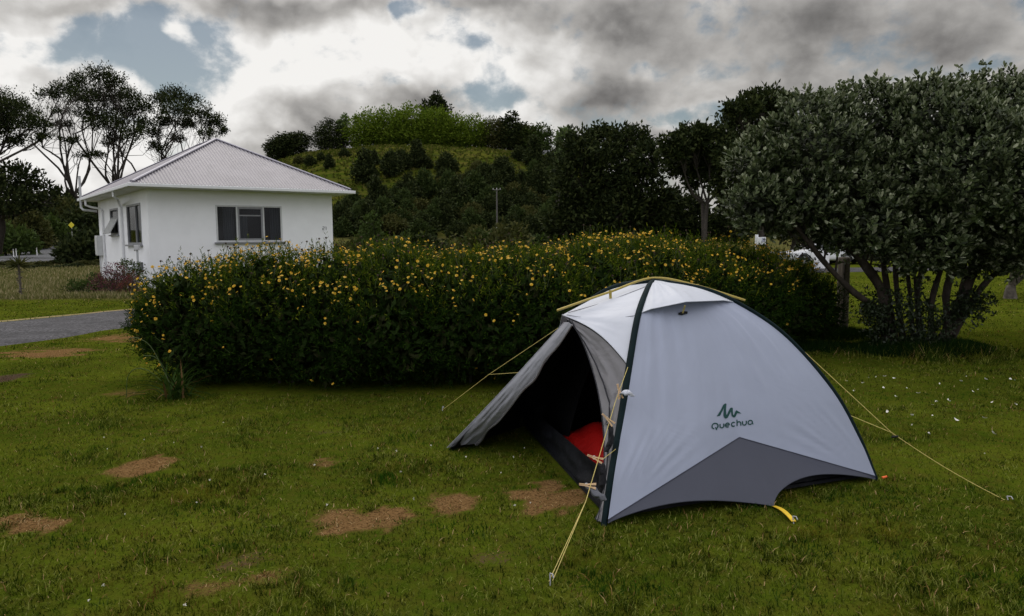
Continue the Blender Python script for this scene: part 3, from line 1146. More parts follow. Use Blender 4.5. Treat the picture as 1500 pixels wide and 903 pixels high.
# the top of the flap follows the awning edge from the tip to the sleeve
top = R1[::-1, 0]
kq = 14
for i in range(kq):
    q = i / (kq - 1)
    j = q * (len(top) - 1)
    aedge[i] = top[int(j)] + np.array([0, .006, -.012])
for i in range(kq, n2):
    aedge[i] = on(PA, lerp(tAd, 0, (i - kq + 1) / (n2 - kq))) + np.array([-.012, .006, 0])
redge2 = np.array([redge[int(round(x))] for x in np.interp(np.arange(n2), [0, kq - 1, n2 - 1], [0, 17, n2 - 1])])
w3 = np.linspace(0, 1, 16)
FL = np.array([[lerp(redge2[i], aedge[i], q) for q in w3] for i in range(n2)])
wr = (fbm(s2[:, None] * 6 + 3 + 0 * w3, w3[None] * 3 + 0 * s2[:, None], 2.4, 4) - .5) * .07 * np.sin(math.pi * w3)[None]
FL = FL + np.array([-.3, -.9, 0]) * wr[..., None]
mb = MB(); mb.grid(FL)
tp(mb, 'door_flap', FLY_DOOR)
mb = MB(); mb.tube(redge + np.array([-.002, -.006, 0]), .0045, 6, flat=.6)
mb.tube(lerp(redge2, aedge, .28) + np.array([-.003, -.014, 0]), .0045, 5)
tp(mb, 'door_zip', ZIP)

# pole sleeves
for P, sgn in ((PA, 1), (PB, 1), (PA2, 1), (PB2, 1)):
    d = P - TENT_CENTRE
    d /= np.linalg.norm(d, axis=1, keepdims=True)
    mb = MB()
    Q = P + d * .010
    Q[0, 2] = -.01
    mb.tube(Q, np.interp(np.linspace(0, 1, NT), [0, .15, 1], [.017, .0225, .021]), 10, flat=.7)
    tp(mb, 'pole_sleeve', SLEEVE)

# ridge pole that holds the two awnings out, with its clips
rp = crom([at(816, 455, 5.0), at(893, 428, 5.15), at(957, 410, 5.3) + Vector((0, 0, .012)), at(1022, 419, 5.43), at(1091, 440, 5.58)], 40)
mb = MB(); mb.tube(rp, .0085, 9)
tp(mb, 'ridge_pole', POLEY)
for px, py, Y, l in ((894, 428, 5.15, .055), (1022, 419, 5.43, .05)):
    p = at(px, py, Y)
    mb = MB()
    mb.tube([p + Vector((0, 0, .012)), p + Vector((.002, 0, -l))], [.011, .009], 8)
    tp(mb, 'ridge_clip', POLEY)

# inner tent: black bathtub floor and canopy
mb = MB()
ctr = V3((C1 + C2 + C3 + C4) / 4)
def shrink(P, k=.82):
    Q = (P - ctr) * k + ctr
    Q[..., 2] = P[..., 2] * .94
    return Q
low0 = hem_line(C1, C2, 0)
for S in (coons(low0, PA, PB), coons(hem_line(C2, C3, 0), PB, PA2), coons(hem_line(C3, C4, 0), PA2, PB2)):
    mb.grid(shrink(S))
Sd = shrink(coons(hem_line(C4, C1, 0), PB2, PA))
mb.grid(Sd[int(.74 * NT):])
mb.grid(Sd[:, :int(.40 * NU)])
for S in (S2, S3):  # black liners added inside the fly so the doorway looks dark
    Q = (S - ctr) * .972 + ctr
    Q[..., 2] = S[..., 2] * .985
    mb.grid(Q)
tp(mb, 'inner_canopy', BLACKF)
mb = MB()
cs = [ctr + (V3(c) - ctr) * .955 for c in (C1, C2, C3, C4)]
cu = [ctr + (V3(c) - ctr) * (.80 if c is C2 else .88 if c is C1 else .94 if c is C4 else .86) + np.array([0, 0, .19]) for c in (C1, C2, C3, C4)]
for i in range(4):
    a, b_, c, d = cs[i], cs[(i + 1) % 4], cu[(i + 1) % 4], cu[i]
    g_ = np.array([[lerp(lerp(a, b_, u), lerp(d, c, u), q) for u in np.linspace(0, 1, 40)] for q in np.linspace(0, 1, 10)])
    nz = (fbm(np.linspace(0, 9, 40)[None] + i * 7 + 0 * np.zeros((10, 1)), np.linspace(0, 3, 10)[:, None] + 0 * np.zeros((1, 40)), 1.3, 3) - .5) * .11
    nd = np.array([(a + b_)[k] / 2 - ctr[k] for k in range(3)])
    nd /= np.linalg.norm(nd)
    g_ = g_ + nd * nz[..., None] * np.sin(np.linspace(0, math.pi, 10))[:, None, None]
    g_[..., 2] += .012
    mb.grid(g_)
fl = np.array([[lerp(lerp(cs[0], cs[1], u), lerp(cs[3], cs[2], u), q) + np.array([0, 0, .035]) for u in np.linspace(0, 1, 12)] for q in np.linspace(0, 1, 12)])
mb.grid(fl)
tp(mb, 'groundsheet', surf('groundsheet_black', (.0065, .007, .009), .6, .2, 8, .6, 14, spec=.15))


# guy lines, strap, peg
def cord(pts, r=.0028, sag=.0):
    p = np.array([tuple(q) for q in pts], float)
    if sag and len(p) == 2:
        t = np.linspace(0, 1, 10)[:, None]
        p = lerp(p[0], p[1], t)
        p[:, 2] -= sag * np.sin(math.pi * t[:, 0])
    return p
GA0 = Vector(on(PA, pick_t(PA, .80))) + Vector((-.015, -.03, 0))
GA1 = gnd(806, 852)
guy_pts = [GA0, at(901, 590, 4.36), at(884, 648, 4.14), at(858, 735, 3.80), GA1]
FRONT_LINE = guy_pts
mb = MB()
mb.tube(cord(guy_pts[:4]), .0022, 6)
mb.tube(cord([guy_pts[3], GA1 + Vector((-.006, 0, 0))]), .0020, 6)
mb.tube(cord([guy_pts[3], GA1 + Vector((.012, .008, 0))]), .0020, 6)
mb.tube(cord([at(906, 655, 4.33), at(883, 673, 4.05)]), .0019, 6)
tp(mb, 'guy_line', YELLOW)
GB0 = Vector(on(PB, pick_t(PB, .84))) + Vector((.02, 0, .01))
GB1 = gnd(1478, 736)
mb = MB()
kn = at(1306, 634, 4.64)
mb.tube(cord([GB0, kn]), .0022, 6)
mb.tube(cord([kn, GB1], sag=.02), .0022, 6)
mb.tube(cord([Vector(on(PB, pick_t(PB, .42))) + Vector((.02, 0, 0)), kn]), .0020, 6)
tp(mb, 'guy_line', YELLOW)
mb = MB()
mb.box(tuple(at(1311, 640, 4.62)), (.045, .012, .012), rot_z(.3))
tp(mb, 'line_tensioner', BLACKF)
GC0 = Vector(on(PB2, pick_t(PB2, .88))) + Vector((-.02, .0, .01))
GC1 = gnd(648, 601)
mb = MB()
kn = at(716, 549, 6.35)
mb.tube(cord([GC0, kn]), .0024, 6)
mb.tube(cord([kn, GC1]), .0024, 6)
mb.tube(cord([Vector(on(PB2, pick_t(PB2, .5))) + Vector((-.02, 0, 0)), kn]), .0020, 6)
tp(mb, 'guy_line', YELLOW)
mb = MB()
p0, p1 = Vector(MID), gnd(1163, 766)
st_ = np.array([[lerp(V3(p0), V3(p1), q) + np.array([x * (1 - .25 * q), 0, .006 + .02 * math.sin(q * 3)]) for x in (-.017, 0, .017)] for q in np.linspace(0, 1, 10)])
mb.grid(st_); mb.grid(st_[::-1] + np.array([0, .002, -.004]))
tp(mb, 'stake_strap', surf('strap_yellow', (.75, .50, .03), .5, .1, 40))
mb = MB()
p = C2 + Vector((.030, -.03, .022))
mb.tube([p, p + Vector((.032, .0, .010))], [.009, .006], 7)
tp(mb, 'tent_peg', ORANGE)
for q in (GA1, GB1, GC1, p1):
    mb = MB()
    mb.tube([q + Vector((.0, .02, .03)), q + Vector((0, -.02, -.06))], .004, 6)
    mb.tube([q + Vector((.0, .02, .03)), q + Vector((.012, .0, .035)), q + Vector((.015, -.012, .022))], .0035, 6)
    tp(mb, 'tent_peg', surf('peg_metal', (.35, .35, .36), .4, .1, 20, metallic=.8))

# sleeping bag inside
e1 = (C2 - C1).normalized(); e2 = (C4 - C1).normalized()
def tl(a, b_, z):
    return V3(C1) + V3(e1) * a + V3(e2) * b_ + np.array([0, 0, z])
mb = MB()
A_, B_ = np.linspace(.17, 1.75, 60), np.linspace(.14, 1.62, 44)
bag = np.zeros((60, 44, 3))
for i, a in enumerate(A_):
    for j, b_ in enumerate(B_):
        ed = min(1, 5 * min(i / 59, 1 - i / 59)) * min(1, 4 * min(j / 43, 1 - j / 43))
        z = .07 + .19 * math.sqrt(max(0, ed)) * (.72 + .28 * abs(math.sin(a * 14 + 1.2 * math.sin(b_ * 3)))) + .03 * (float(vnoise(a, b_, 5)) - .5)
        bag[i, j] = tl(a, b_, z)
mb.grid(bag)
tag(mb.build('sleeping_bag', fabric('bag_red', (.34, .003, .0015), .6, .0, .5, 9), None, True), 'red quilted sleeping bag spread inside the tent behind the open door', 'sleeping bag')

# ---------------------------------------------------------------- pegs and washing on the front guy line
WOOD = surf('peg_wood', (.62, .42, .24), .7, .15, 18, .2, 60, stretch=(1, 1, 1))
STEEL = surf('steel', (.5, .5, .5), .35, .05, 20, metallic=1)


def frame_from(x):
    x = V3(x); x /= np.linalg.norm(x)
    z = np.array([0, -1, .2]); z -= x * np.dot(x, z); z /= np.linalg.norm(z)
    return np.stack([x, np.cross(z, x), z], 1)


def clothes_peg(p, d, label, open_=.05):
    r = empty('clothes_peg', p, label, 'clothes peg', 'wooden pegs along the front guy line')
    R = frame_from(d)
    for sg in (-1, 1):
        mb = MB()
        prof = [(-.040, .0105), (-.022, .0085), (0, .0058), (.018, .0045), (.036, .0045)]
        V = []
        for x, th in prof:
            for yy in (0.0008, th):
                for zz in (-.005, .005):
                    V.append(R @ np.array([x, sg * (yy + (.004 if x < 0 else 0) * abs(x) / .04), zz]))
        V = np.array(V)
        F = []
        for i in range(len(prof) - 1):
            o = i * 4
            F += [(o, o + 1, o + 5, o + 4), (o + 2, o + 3, o + 7, o + 6), (o, o + 2, o + 6, o + 4), (o + 1, o + 3, o + 7, o + 5)]
        F += [(0, 1, 3, 2), (16, 17, 19, 18)]
        mb.add(V, F)
        mb.build('prong', WOOD, r)
    mb = MB()
    for q in (-.0035, 0, .0035):
        a = np.linspace(0, 2 * math.pi, 10)
        mb.tube([R @ np.array([.003 + .0065 * math.cos(t), .0085 * math.sin(t), q]) for t in a], .0014, 5)
    mb.build('spring', STEEL, r)
    r.scale = (1.2, 1.2, 1.2)
    return r


def garment(name, p, label, cat, col, pts, radii, seed, flat=.45):
    g = np.random.default_rng(seed)
    P = crom([Vector(p) + Vector(q) for q in pts], 16) - V3(p)
    r = np.interp(np.linspace(0, 1, 16), np.linspace(0, 1, len(radii)), radii)
    mb = MB()
    mb.tube(P, r, 14, flat=flat)
    V = mb.v[0]
    V += (vnoise(V[:, 0] * 60 + seed, V[:, 2] * 60 + V[:, 1] * 40, 1.0) - .5)[:, None] * np.array([.018, .014, .016])
    m = fabric('cloth_' + name, col, .9, 0, .5, 40)
    o = mb.build(name, m, None, True, Vector(p))
    sub = o.modifiers.new('sub', 'SUBSURF'); sub.levels = sub.render_levels = 1
    return tag(o, label, cat, 'small washing pegged to the front guy line')


cl = [(908, 574, 4.40), (889, 614, 4.24), (870, 671, 4.05), (858, 711, 3.90)]
clothes_peg(at(907, 573, 4.38), (-.25, 0, 1.0), 'wooden clothes peg standing upright on the guy line, highest of the four')
clothes_peg(at(890, 614, 4.24), (-.62, 0, .62), 'wooden clothes peg above the black sock, second highest on the guy line')
clothes_peg(at(871, 671, 4.05), (-1, 0, .42), 'wooden clothes peg holding the black cloth, tilted, second lowest on the guy line')
clothes_peg(at(860, 711, 3.90), (-1, .1, .10), 'wooden clothes peg lying level above the grey sock, lowest on the guy line')
garment('sock', at(916, 577, 4.37), 'pale grey sock bunched over the green sleeve under the top peg', 'sock', (.50, .52, .58), [(-.03, 0, -.005), (.0, -.015, .01), (.03, -.01, -.002), (.05, 0, -.012)], [.016, .032, .028, .012], 3)
garment('sock', at(890, 622, 4.25), 'black sock hanging from the second peg down the guy line', 'sock', (.014, .014, .017), [(-.005, 0, .0), (.02, -.005, -.03), (.018, 0, -.10), (-.01, -.005, -.16)], [.014, .036, .044, .028], 5)
garment('cloth', at(880, 679, 4.08), 'black cloth hanging from the third peg beside the door', 'cloth', (.012, .012, .015), [(-.02, 0, .0), (.01, -.005, -.03), (.012, 0, -.10), (.0, -.005, -.16)], [.014, .042, .05, .026], 7)
garment('sock', at(868, 716, 3.92), 'dark grey sock bunched under the lowest peg on the guy line', 'sock', (.13, .135, .155), [(-.04, 0, .012), (.0, -.008, -.005), (.04, -.005, -.035), (.07, 0, -.06)], [.016, .036, .042, .018], 11)

# ---------------------------------------------------------------- cabin
HL, HR = Vector((-12.19, 25.0, 0)), Vector((-6.98, 29.07, 0))
FD = (HR - HL).normalized()                    # along the front wall
SDR = Vector((-FD.y, FD.x, 0))                 # into the house along the side wall
FLEN, SLEN, WH = (HR - HL).length, 9.25, 3.42
house = empty('cabin', HL, 'white plastered cabin with a corrugated iron hip roof behind the hedge', 'house', rz=math.atan2(FD.y, FD.x))
WALLW = surf('plaster_white', (.82, .83, .86), .8, .03, 1.5, .12, 90, stain=((.72, .72, .73), .8, .55, .9))
TRIMW = surf('trim_white', (.70, .71, .73), .5, .04, 4)
SOFF = surf('soffit', (.58, .59, .57), .7, .05, 3)
ROOFM = surf('roof_iron', (.27, .255, .275), .45, .08, 1.2, spec=.4, stain=((.20, .19, .205), 2.0, .5, .85))
CAPM = surf('ridge_cap', (.26, .25, .30), .4, .06, 3, spec=.4)
FRAMEG = surf('window_frame', (.22, .225, .24), .45, .06, 10)
FRAMEW = surf('sash_pale', (.52, .53, .54), .45, .06, 10)
GLASS = glass_mat('pane_glass')
CURT = fabric('curtain_grey', (.30, .31, .34), .9, .25, .2, 12, (6, 6, .4))
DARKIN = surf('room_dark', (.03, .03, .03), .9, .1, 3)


def hp(mb, name, mats, parent=None, smooth=False):
    return mb.build(name, mats, parent or house, smooth)


# local frame: x along the front wall, y into the house, z up
def wall_boxes(mb, L, z0, z1, holes, th, place):
    """wall of boxes round rectangular holes (a0, a1, b0, b1)"""
    xs = sorted({0, L, *[h[0] for h in holes], *[h[1] for h in holes]})
    for x0, x1 in zip(xs[:-1], xs[1:]):
        hs = sorted([h for h in holes if h[0] <= x0 + 1e-6 and h[1] >= x1 - 1e-6], key=lambda h: h[2])
        z = z0
        for h in hs:
            place(mb, x0, x1, z, h[2]); z = h[3]
        place(mb, x0, x1, z, z1)


TH = .16
def place_front(mb, x0, x1, z0, z1):
    mb.box(((x0 + x1) / 2, TH / 2, (z0 + z1) / 2), (x1 - x0, TH, z1 - z0))
def place_left(mb, y0, y1, z0, z1):
    mb.box((TH / 2, (y0 + y1) / 2, (z0 + z1) / 2), (TH, y1 - y0, z1 - z0))
fw = (2.2, 4.59, 1.62, 2.93)
sw = (1.05, 3.35, 1.56, 3.0)
bw = (5.0, 6.6, 1.95, 2.98)
# the wall is one mesh of two floors of boxes: built solid, with window openings
mb = MB()
wall_boxes(mb, FLEN, -.1, WH, [fw], TH, place_front)
wall_boxes(mb, SLEN - TH, -.1, WH, [(a - TH, b_ - TH, c, d) for a, b_, c, d in (sw, bw)], TH, lambda m_, a, b_, c, d: place_left(m_, a + TH, b_ + TH, c, d))
mb.box((FLEN - TH / 2, SLEN / 2 + TH / 2, WH / 2 - .05), (TH, SLEN - TH, WH + .1))
mb.box((FLEN / 2, SLEN - TH / 2 + .001, WH / 2 - .05), (FLEN - 2 * TH - .002, TH, WH + .1))
hp(mb, 'wall', WALLW)
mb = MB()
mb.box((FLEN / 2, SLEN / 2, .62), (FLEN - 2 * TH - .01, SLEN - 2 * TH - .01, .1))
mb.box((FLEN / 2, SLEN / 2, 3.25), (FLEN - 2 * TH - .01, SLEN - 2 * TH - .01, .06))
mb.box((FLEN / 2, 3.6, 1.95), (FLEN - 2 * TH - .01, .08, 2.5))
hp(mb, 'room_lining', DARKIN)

# roof: corrugated hip roof with a short ridge running back
OV, EZ, RISE = .60, 3.56, 2.10
x0, x1, y0, y1 = -OV, FLEN + OV, -OV, SLEN + OV
cx = (x0 + x1) / 2
half = (x1 - x0) / 2
r0, r1 = y0 + half * 1.0, y1 - half * 1.0
mb = MB()
def corr_face(e0, e1, topfun, nrm_up, pitch=.115, amp=.016):
    e0, e1 = np.array(e0), np.array(e1)
    L = np.linalg.norm(e1 - e0)
    n = int(L / pitch * 6)
    s = np.linspace(0, L, n)
    base = e0 + (e1 - e0) * (s / L)[:, None]
    top = np.array([topfun(q / L) for q in s])
    off = amp * np.sin(s / pitch * 2 * math.pi)
    rows = []
    for q in np.linspace(0, 1, 5):
        rows.append(lerp(base, top, q) + np.array(nrm_up) * off[:, None])
    mb.grid(np.array(rows))
zz = EZ
A, B, C_, D = (x0, y0, zz), (x1, y0, zz), (x1, y1, zz), (x0, y1, zz)
R0, R1_ = np.array((cx, r0, zz + RISE)), np.array((cx, r1, zz + RISE))
def tri_top(a, b_, apex):
    a, b_, apex = map(np.array, (a, b_, apex))
    def f(u):
        return lerp(a, apex, u * 2) if u < .5 else lerp(apex, b_, u * 2 - 1)
    return f
def trap_top(a, b_, ra, rb):
    a, b_ = np.array(a), np.array(b_)
    L = np.linalg.norm(b_ - a)
    ua, ub = half / L, 1 - half / L
    def f(u):
        if u < ua: return lerp(a, ra, u / ua)
        if u > ub: return lerp(rb, b_, (u - ub) / (1 - ub))
        return lerp(ra, rb, (u - ua) / (ub - ua))
    return f
sl = math.atan2(RISE, half)
corr_face(A, B, tri_top(A, B, R0), (0, -math.sin(sl), math.cos(sl)))
corr_face(B, C_, trap_top(B, C_, R0, R1_), (math.sin(sl), 0, math.cos(sl)))
corr_face(C_, D, tri_top(C_, D, R1_), (0, math.sin(sl), math.cos(sl)))
corr_face(D, A, trap_top(D, A, R1_, R0), (-math.sin(sl), 0, math.cos(sl)))
roof = hp(mb, 'roof', ROOFM, smooth=True)
mb = MB()
for a, b_ in ((A, R0), (B, R0), (C_, R1_), (D, R1_), (R0, R1_)):
    a, b_ = np.array(a, float), np.array(b_, float)
    if a is not R0 and abs(a[2] - zz) < 1e-6:
        a = lerp(a, b_, .015)
    mb.tube([a + (0, 0, .025), b_ + (0, 0, .025)], .085, 8, flat=.42)
hp(mb, 'ridge_cap', CAPM, roof)
# gutter and soffit
mb = MB()
gz = EZ - .075
for a, b_ in ((A, B), (B, C_), (C_, D), (D, A)):
    a, b_ = np.array(a), np.array(b_)
    c = (a + b_) / 2
    L = np.linalg.norm(b_ - a)
    horiz = abs(b_[0] - a[0]) > .1
    o = np.array([0, -.045 if a[1] < 1 else .045, 0]) if horiz else np.array([.045 if a[0] > 1 else -.045, 0, 0])
    mb.box((c[0] + o[0], c[1] + o[1], gz + .01), (L + .18, .085, .115) if horiz else (.085, L - .004, .115))
bevel(hp(mb, 'gutter', TRIMW, roof), .018)
mb = MB()
mb.box((FLEN / 2, SLEN / 2, EZ - .115), (FLEN + 2 * OV - .02, SLEN + 2 * OV - .02, .05))
hp(mb, 'soffit', SOFF)


def curtain(parent, a0, a1, z0, z1, depth, axis, nf, mat=CURT):
    n = 60
    s = np.linspace(0, 1, n)
    wv = .035 * np.sin(s * nf * 2 * math.pi) + .012 * np.sin(s * nf * 5.3)
    P = []
    for z in np.linspace(z0, z1, 4):
        if axis == 'x':
            P.append(np.stack([lerp(a0, a1, s), depth + wv, np.full(n, z)], -1))
        else:
            P.append(np.stack([depth + wv, lerp(a0, a1, s), np.full(n, z)], -1))
    m_ = MB(); m_.grid(np.array(P))
    return hp(m_, 'curtain', mat, parent, True)


def frame_rect(mb, a0, a1, b0, b1, w, th, dep, axis):
    """four bars butted round a rectangle"""
    for (p0, p1, q0, q1) in ((a0, a1, b0, b0 + w), (a0, a1, b1 - w, b1), (a0, a0 + w, b0 + w, b1 - w), (a1 - w, a1, b0 + w, b1 - w)):
        c = ((p0 + p1) / 2, dep, (q0 + q1) / 2)
        s = (p1 - p0, th, q1 - q0)
        if axis == 'y':
            c, s = (dep, c[0], c[2]), (th, s[0], s[2])
        mb.box(c, s)


def pane(parent, a0, a1, b0, b1, dep, axis):
    m_ = MB()
    c, s = ((a0 + a1) / 2, dep, (b0 + b1) / 2), (a1 - a0, .006, b1 - b0)
    if axis == 'y':
        c, s = (dep, c[0], c[2]), (.006, s[0], s[2])
    m_.box(c, s)
    return hp(m_, 'pane', GLASS, parent)


# front window: two tall lights either side of a middle sash with a transom
a0, a1, b0, b1 = fw
mb = MB()
frame_rect(mb, a0, a1, b0, b1, .055, .10, .03, 'x')
w1, w2 = a0 + .735, a0 + 1.70
for x in (w1, w2):
    mb.box((x, .03, (b0 + b1) / 2), (.05, .096, b1 - b0 - .112))
wf = hp(mb, 'window', FRAMEW)
m2 = MB()
frame_rect(m2, w1 + .027, w2 - .027, b0 + .057, b1 - .057, .065, .07, .025, 'x')
m2.box(((w1 + w2) / 2, .025, b0 + .95), (w2 - w1 - .19, .06, .045))
hp(m2, 'sash', FRAMEG, wf)
m2 = MB(); m2.box(((a0 + a1) / 2, -.035, b0 - .035), (a1 - a0 + .16, .15, .06))
bevel(hp(m2, 'sill', FRAMEG, wf), .01)
for p0, p1 in ((a0 + .056, w1 - .026), (w2 + .026, a1 - .056)):
    pane(wf, p0, p1, b0 + .057, b1 - .057, .032, 'x')
pane(wf, w1 + .093, w2 - .093, b0 + .123, b0 + .925, .027, 'x')
pane(wf, w1 + .093, w2 - .093, b0 + .974, b1 - .123, .027, 'x')
curtain(wf, a0 + .34, a0 + .72, b0 + .02, b1, .30, 'x', 5)
curtain(wf, w1 + .10, w1 + .48, b0 + .02, b1 - .35, .34, 'x', 3)
curtain(wf, a1 - .34, a1 + .02, b0 + .02, b1, .30, 'x', 4)
# side window
a0, a1, b0, b1 = sw
mb = MB()
frame_rect(mb, a0, a1, b0, b1, .07, .10, .03, 'y')
mb.box((.03, a0 + .85, (b0 + b1) / 2), (.096, .07, b1 - b0 - .142))
wf = hp(mb, 'window', FRAMEG)
m2 = MB(); m2.box((-.035, (a0 + a1) / 2, b0 - .035), (.15, a1 - a0 + .16, .06))
hp(m2, 'sill', FRAMEG, wf)
pane(wf, a0 + .072, a0 + .813, b0 + .072, b1 - .072, .032, 'y')
pane(wf, a0 + .887, a1 - .072, b0 + .072, b1 - .072, .032, 'y')
curtain(wf, a0 + .75, a0 + 2.1, b0, b1, .28, 'y', 7, fabric('curtain_pale', (.45, .46, .46), .9, .25, .2, 12, (6, 6, .4)))
# bathroom window with its awning sash pushed open
a0, a1, b0, b1 = bw
mb = MB()
frame_rect(mb, a0, a1, b0, b1, .07, .10, .03, 'y')
mb.box((.03, (a0 + a1) / 2, b0 + .66), (.096, a1 - a0 - .142, .05))
wf = hp(mb, 'window', FRAMEG)
pane(wf, a0 + .072, a1 - .072, b0 + .687, b1 - .072, .032, 'y')
m2 = MB()
T = np.array([[math.cos(.5), 0, -math.sin(.5)], [0, 1, 0], [math.sin(.5), 0, math.cos(.5)]]).T
m2.box((-.155, (a0 + a1) / 2, b0 + .34), (.03, a1 - a0 - .15, .66), T)
hp(m2, 'sash', surf('frosted', (.30, .31, .31), .3, .1, 5), wf)
m2 = MB(); m2.box((-.03, (a0 + a1) / 2, b0 - .03), (.13, a1 - a0 + .1, .055))
hp(m2, 'sill', FRAMEG, wf)
# rainwater pipes, flue, meter box, tap, grille, house number
mb = MB(); mb.tube([(-.60, 2.3, gz - .03), (-.60, 2.3, gz - .22), (-.48, 2.35, gz - .30), (-.10, 4.05, gz - .42), (-.06, 4.1, gz - .52), (-.06, 4.1, .02)], .045, 10)
hp(mb, 'downpipe', TRIMW)
mb = MB(); mb.tube([(-.60, 8.3, gz - .03), (-.60, 8.3, gz - .28), (-.4, 8.3, gz - .36), (-.08, 8.2, gz - .42), (-.06, 8.0, gz - .52), (-.06, 8.0, .02)], .045, 10)
hp(mb, 'downpipe', TRIMW)
mb = MB(); mb.tube([(-.66, 9.1, gz - .35), (-.66, 9.1, gz + .98)], .05, 12); mb.tube([(-.66, 9.1, gz - .35), (-.6, 9.0, gz - .45), (-.1, 9.0, gz - .5)], .05, 12)
hp(mb, 'vent_pipe', surf('pipe_grey', (.42, .43, .44), .5, .1, 6))
mb = MB(); mb.box((-.11, 8.9, 1.52), (.2, .55, .85)); mb.box((-.218, 8.9, 1.52), (.012, .47, .74)); mb.tube([(-.08, 8.9, 1.1), (-.08, 8.9, .1)], .035, 8)
bevel(hp(mb, 'meter_box', surf('meter_grey', (.52, .53, .53), .5, .06, 5)), .008)
mb = MB()
mb.box((-.02, 1.45, .78), (.03, .7, .32))
for q in range(7):
    mb.box((-.045, 1.45, .66 + q * .042), (.02, .62, .014))
hp(mb, 'floor_grille', surf('grille', (.12, .125, .13), .5, .1, 10))
mb = MB()
def digit_seg(x, segs):
    for s_ in segs:
        (p, q) = {'t': ((0, 2), (1, 2)), 'm': ((0, 1), (1, 1)), 'b': ((0, 0), (1, 0)), 'ur': ((1, 2), (1, 1)), 'll': ((0, 1), (0, 0)), 'ul': ((0, 2), (0, 1)), 'lr': ((1, 1), (1, 0)), 'c': ((.5, 0), (.5, 2)), 'f': ((.5, 2), (.2, 1.6))}[s_]
        mb.tube([(x + p[0] * .065, -.008, 2.06 + p[1] * .062), (x + q[0] * .065, -.008, 2.06 + q[1] * .062)], .011, 6)
digit_seg(FLEN - .42, ('t', 'ur', 'm', 'll', 'b'))
digit_seg(FLEN - .31, ('c', 'f'))
hp(mb, 'house_number', FRAMEG)


def hloc(x, y, z):
    return HL + FD * x + SDR * y + Vector((0, 0, z))


# gas bottle and standpipe by the side wall
b0 = hloc(-.42, .72, 0)
gas = empty('gas_bottle', b0, 'silver gas bottle standing against the cabin side wall', 'gas bottle')
mb = MB()
pr = [(0, .0), (.13, .02), (.185, .06), (.19, .12), (.19, .72), (.175, .83), (.12, .92), (.05, .96), (.0, .965)]
a = np.linspace(0, 2 * math.pi, 24, endpoint=False)
mb.grid(np.array([[(r * math.cos(t), r * math.sin(t), z) for t in a] for r, z in pr]), wrap=True)
mb.build('cylinder', surf('galvanised', (.48, .49, .50), .4, .12, 6, metallic=.5), gas, True)
mb = MB(); mb.tube([(.15 * math.cos(t), .15 * math.sin(t), .93) for t in np.linspace(.4, 5.9, 20)], .03, 6, flat=.3)
mb.tube([(0, 0, .95), (0, 0, 1.08)], .025, 8)
mb.build('collar_valve', STEEL, gas, True)
b0 = hloc(-.35, .18, 0)
st = empty('standpipe', b0, 'grey standpipe with a regulator beside the silver gas bottle', 'pipe')
mb = MB(); mb.tube([(0, 0, 0), (0, 0, 1.52)], .035, 10); mb.build('pipe', surf('pvc', (.40, .41, .43), .5, .08, 8), st, True)
mb = MB(); mb.box((0, 0, 1.46), (.16, .14, .17)); mb.tube([(-.1, 0, 1.36), (-.02, 0, 1.44)], .03, 8); bevel(mb.build('regulator', surf('reg', (.45, .45, .46), .5, .08, 8), st), .02)

# ---------------------------------------------------------------- foliage builders
BARK = surf('bark_grey', (.10, .085, .07), .9, .35, 9, .6, 30, stain=((.20, .18, .15), 3, .5, .8))
BARKD = surf('bark_dark', (.045, .038, .032), .95, .3, 9, .5, 30)


def sphere_pts(n, g):
    return unit(g.normal(size=(n, 3)))


def limb(mb, a, b_, r0, r1, g, wob=.08, n=8, sides=7, mi=0, sagv=0.0):
    a, b_ = np.array(a, float), np.array(b_, float)
    t = np.linspace(0, 1, n)[:, None]
    L = np.linalg.norm(b_ - a)
    P = lerp(a, b_, t)
    w1, w2 = g.normal(size=3), g.normal(size=3)
    P = P + (np.sin(t * math.pi) * w1 * wob + np.sin(t * 2 * math.pi) * w2 * wob * .6) * L * .5
    P[:, 2] += sagv * L * np.sin(t[:, 0] * math.pi)
    mb.tube(P, lerp(r0, r1, t[:, 0]), sides, cap=False, mi=mi)
    return P


def crown_points(lobes, n, g, fill=.45, clump=10, sig=.11):
    """leaf positions: clumps scattered through the lobes, thicker near their skins"""
    L = np.array([l[:6] for l in lobes], float)
    vol = (L[:, 3] * L[:, 4] + L[:, 4] * L[:, 5] + L[:, 3] * L[:, 5])
    k = g.choice(len(L), size=max(1, n // clump), p=vol / vol.sum())
    u = sphere_pts(len(k), g)
    rad = (fill + (1 - fill) * g.uniform(size=len(k)) ** .5) * (1 + .10 * g.normal(size=len(k)))
    c = L[k, :3] + u * rad[:, None] * L[k, 3:6]
    P = np.repeat(c, clump, 0) + g.normal(size=(len(k) * clump, 3)) * (sig * np.repeat(L[k, 3:6].mean(1), clump))[:, None]
    out = np.repeat(u, clump, 0)
    return P, out, c


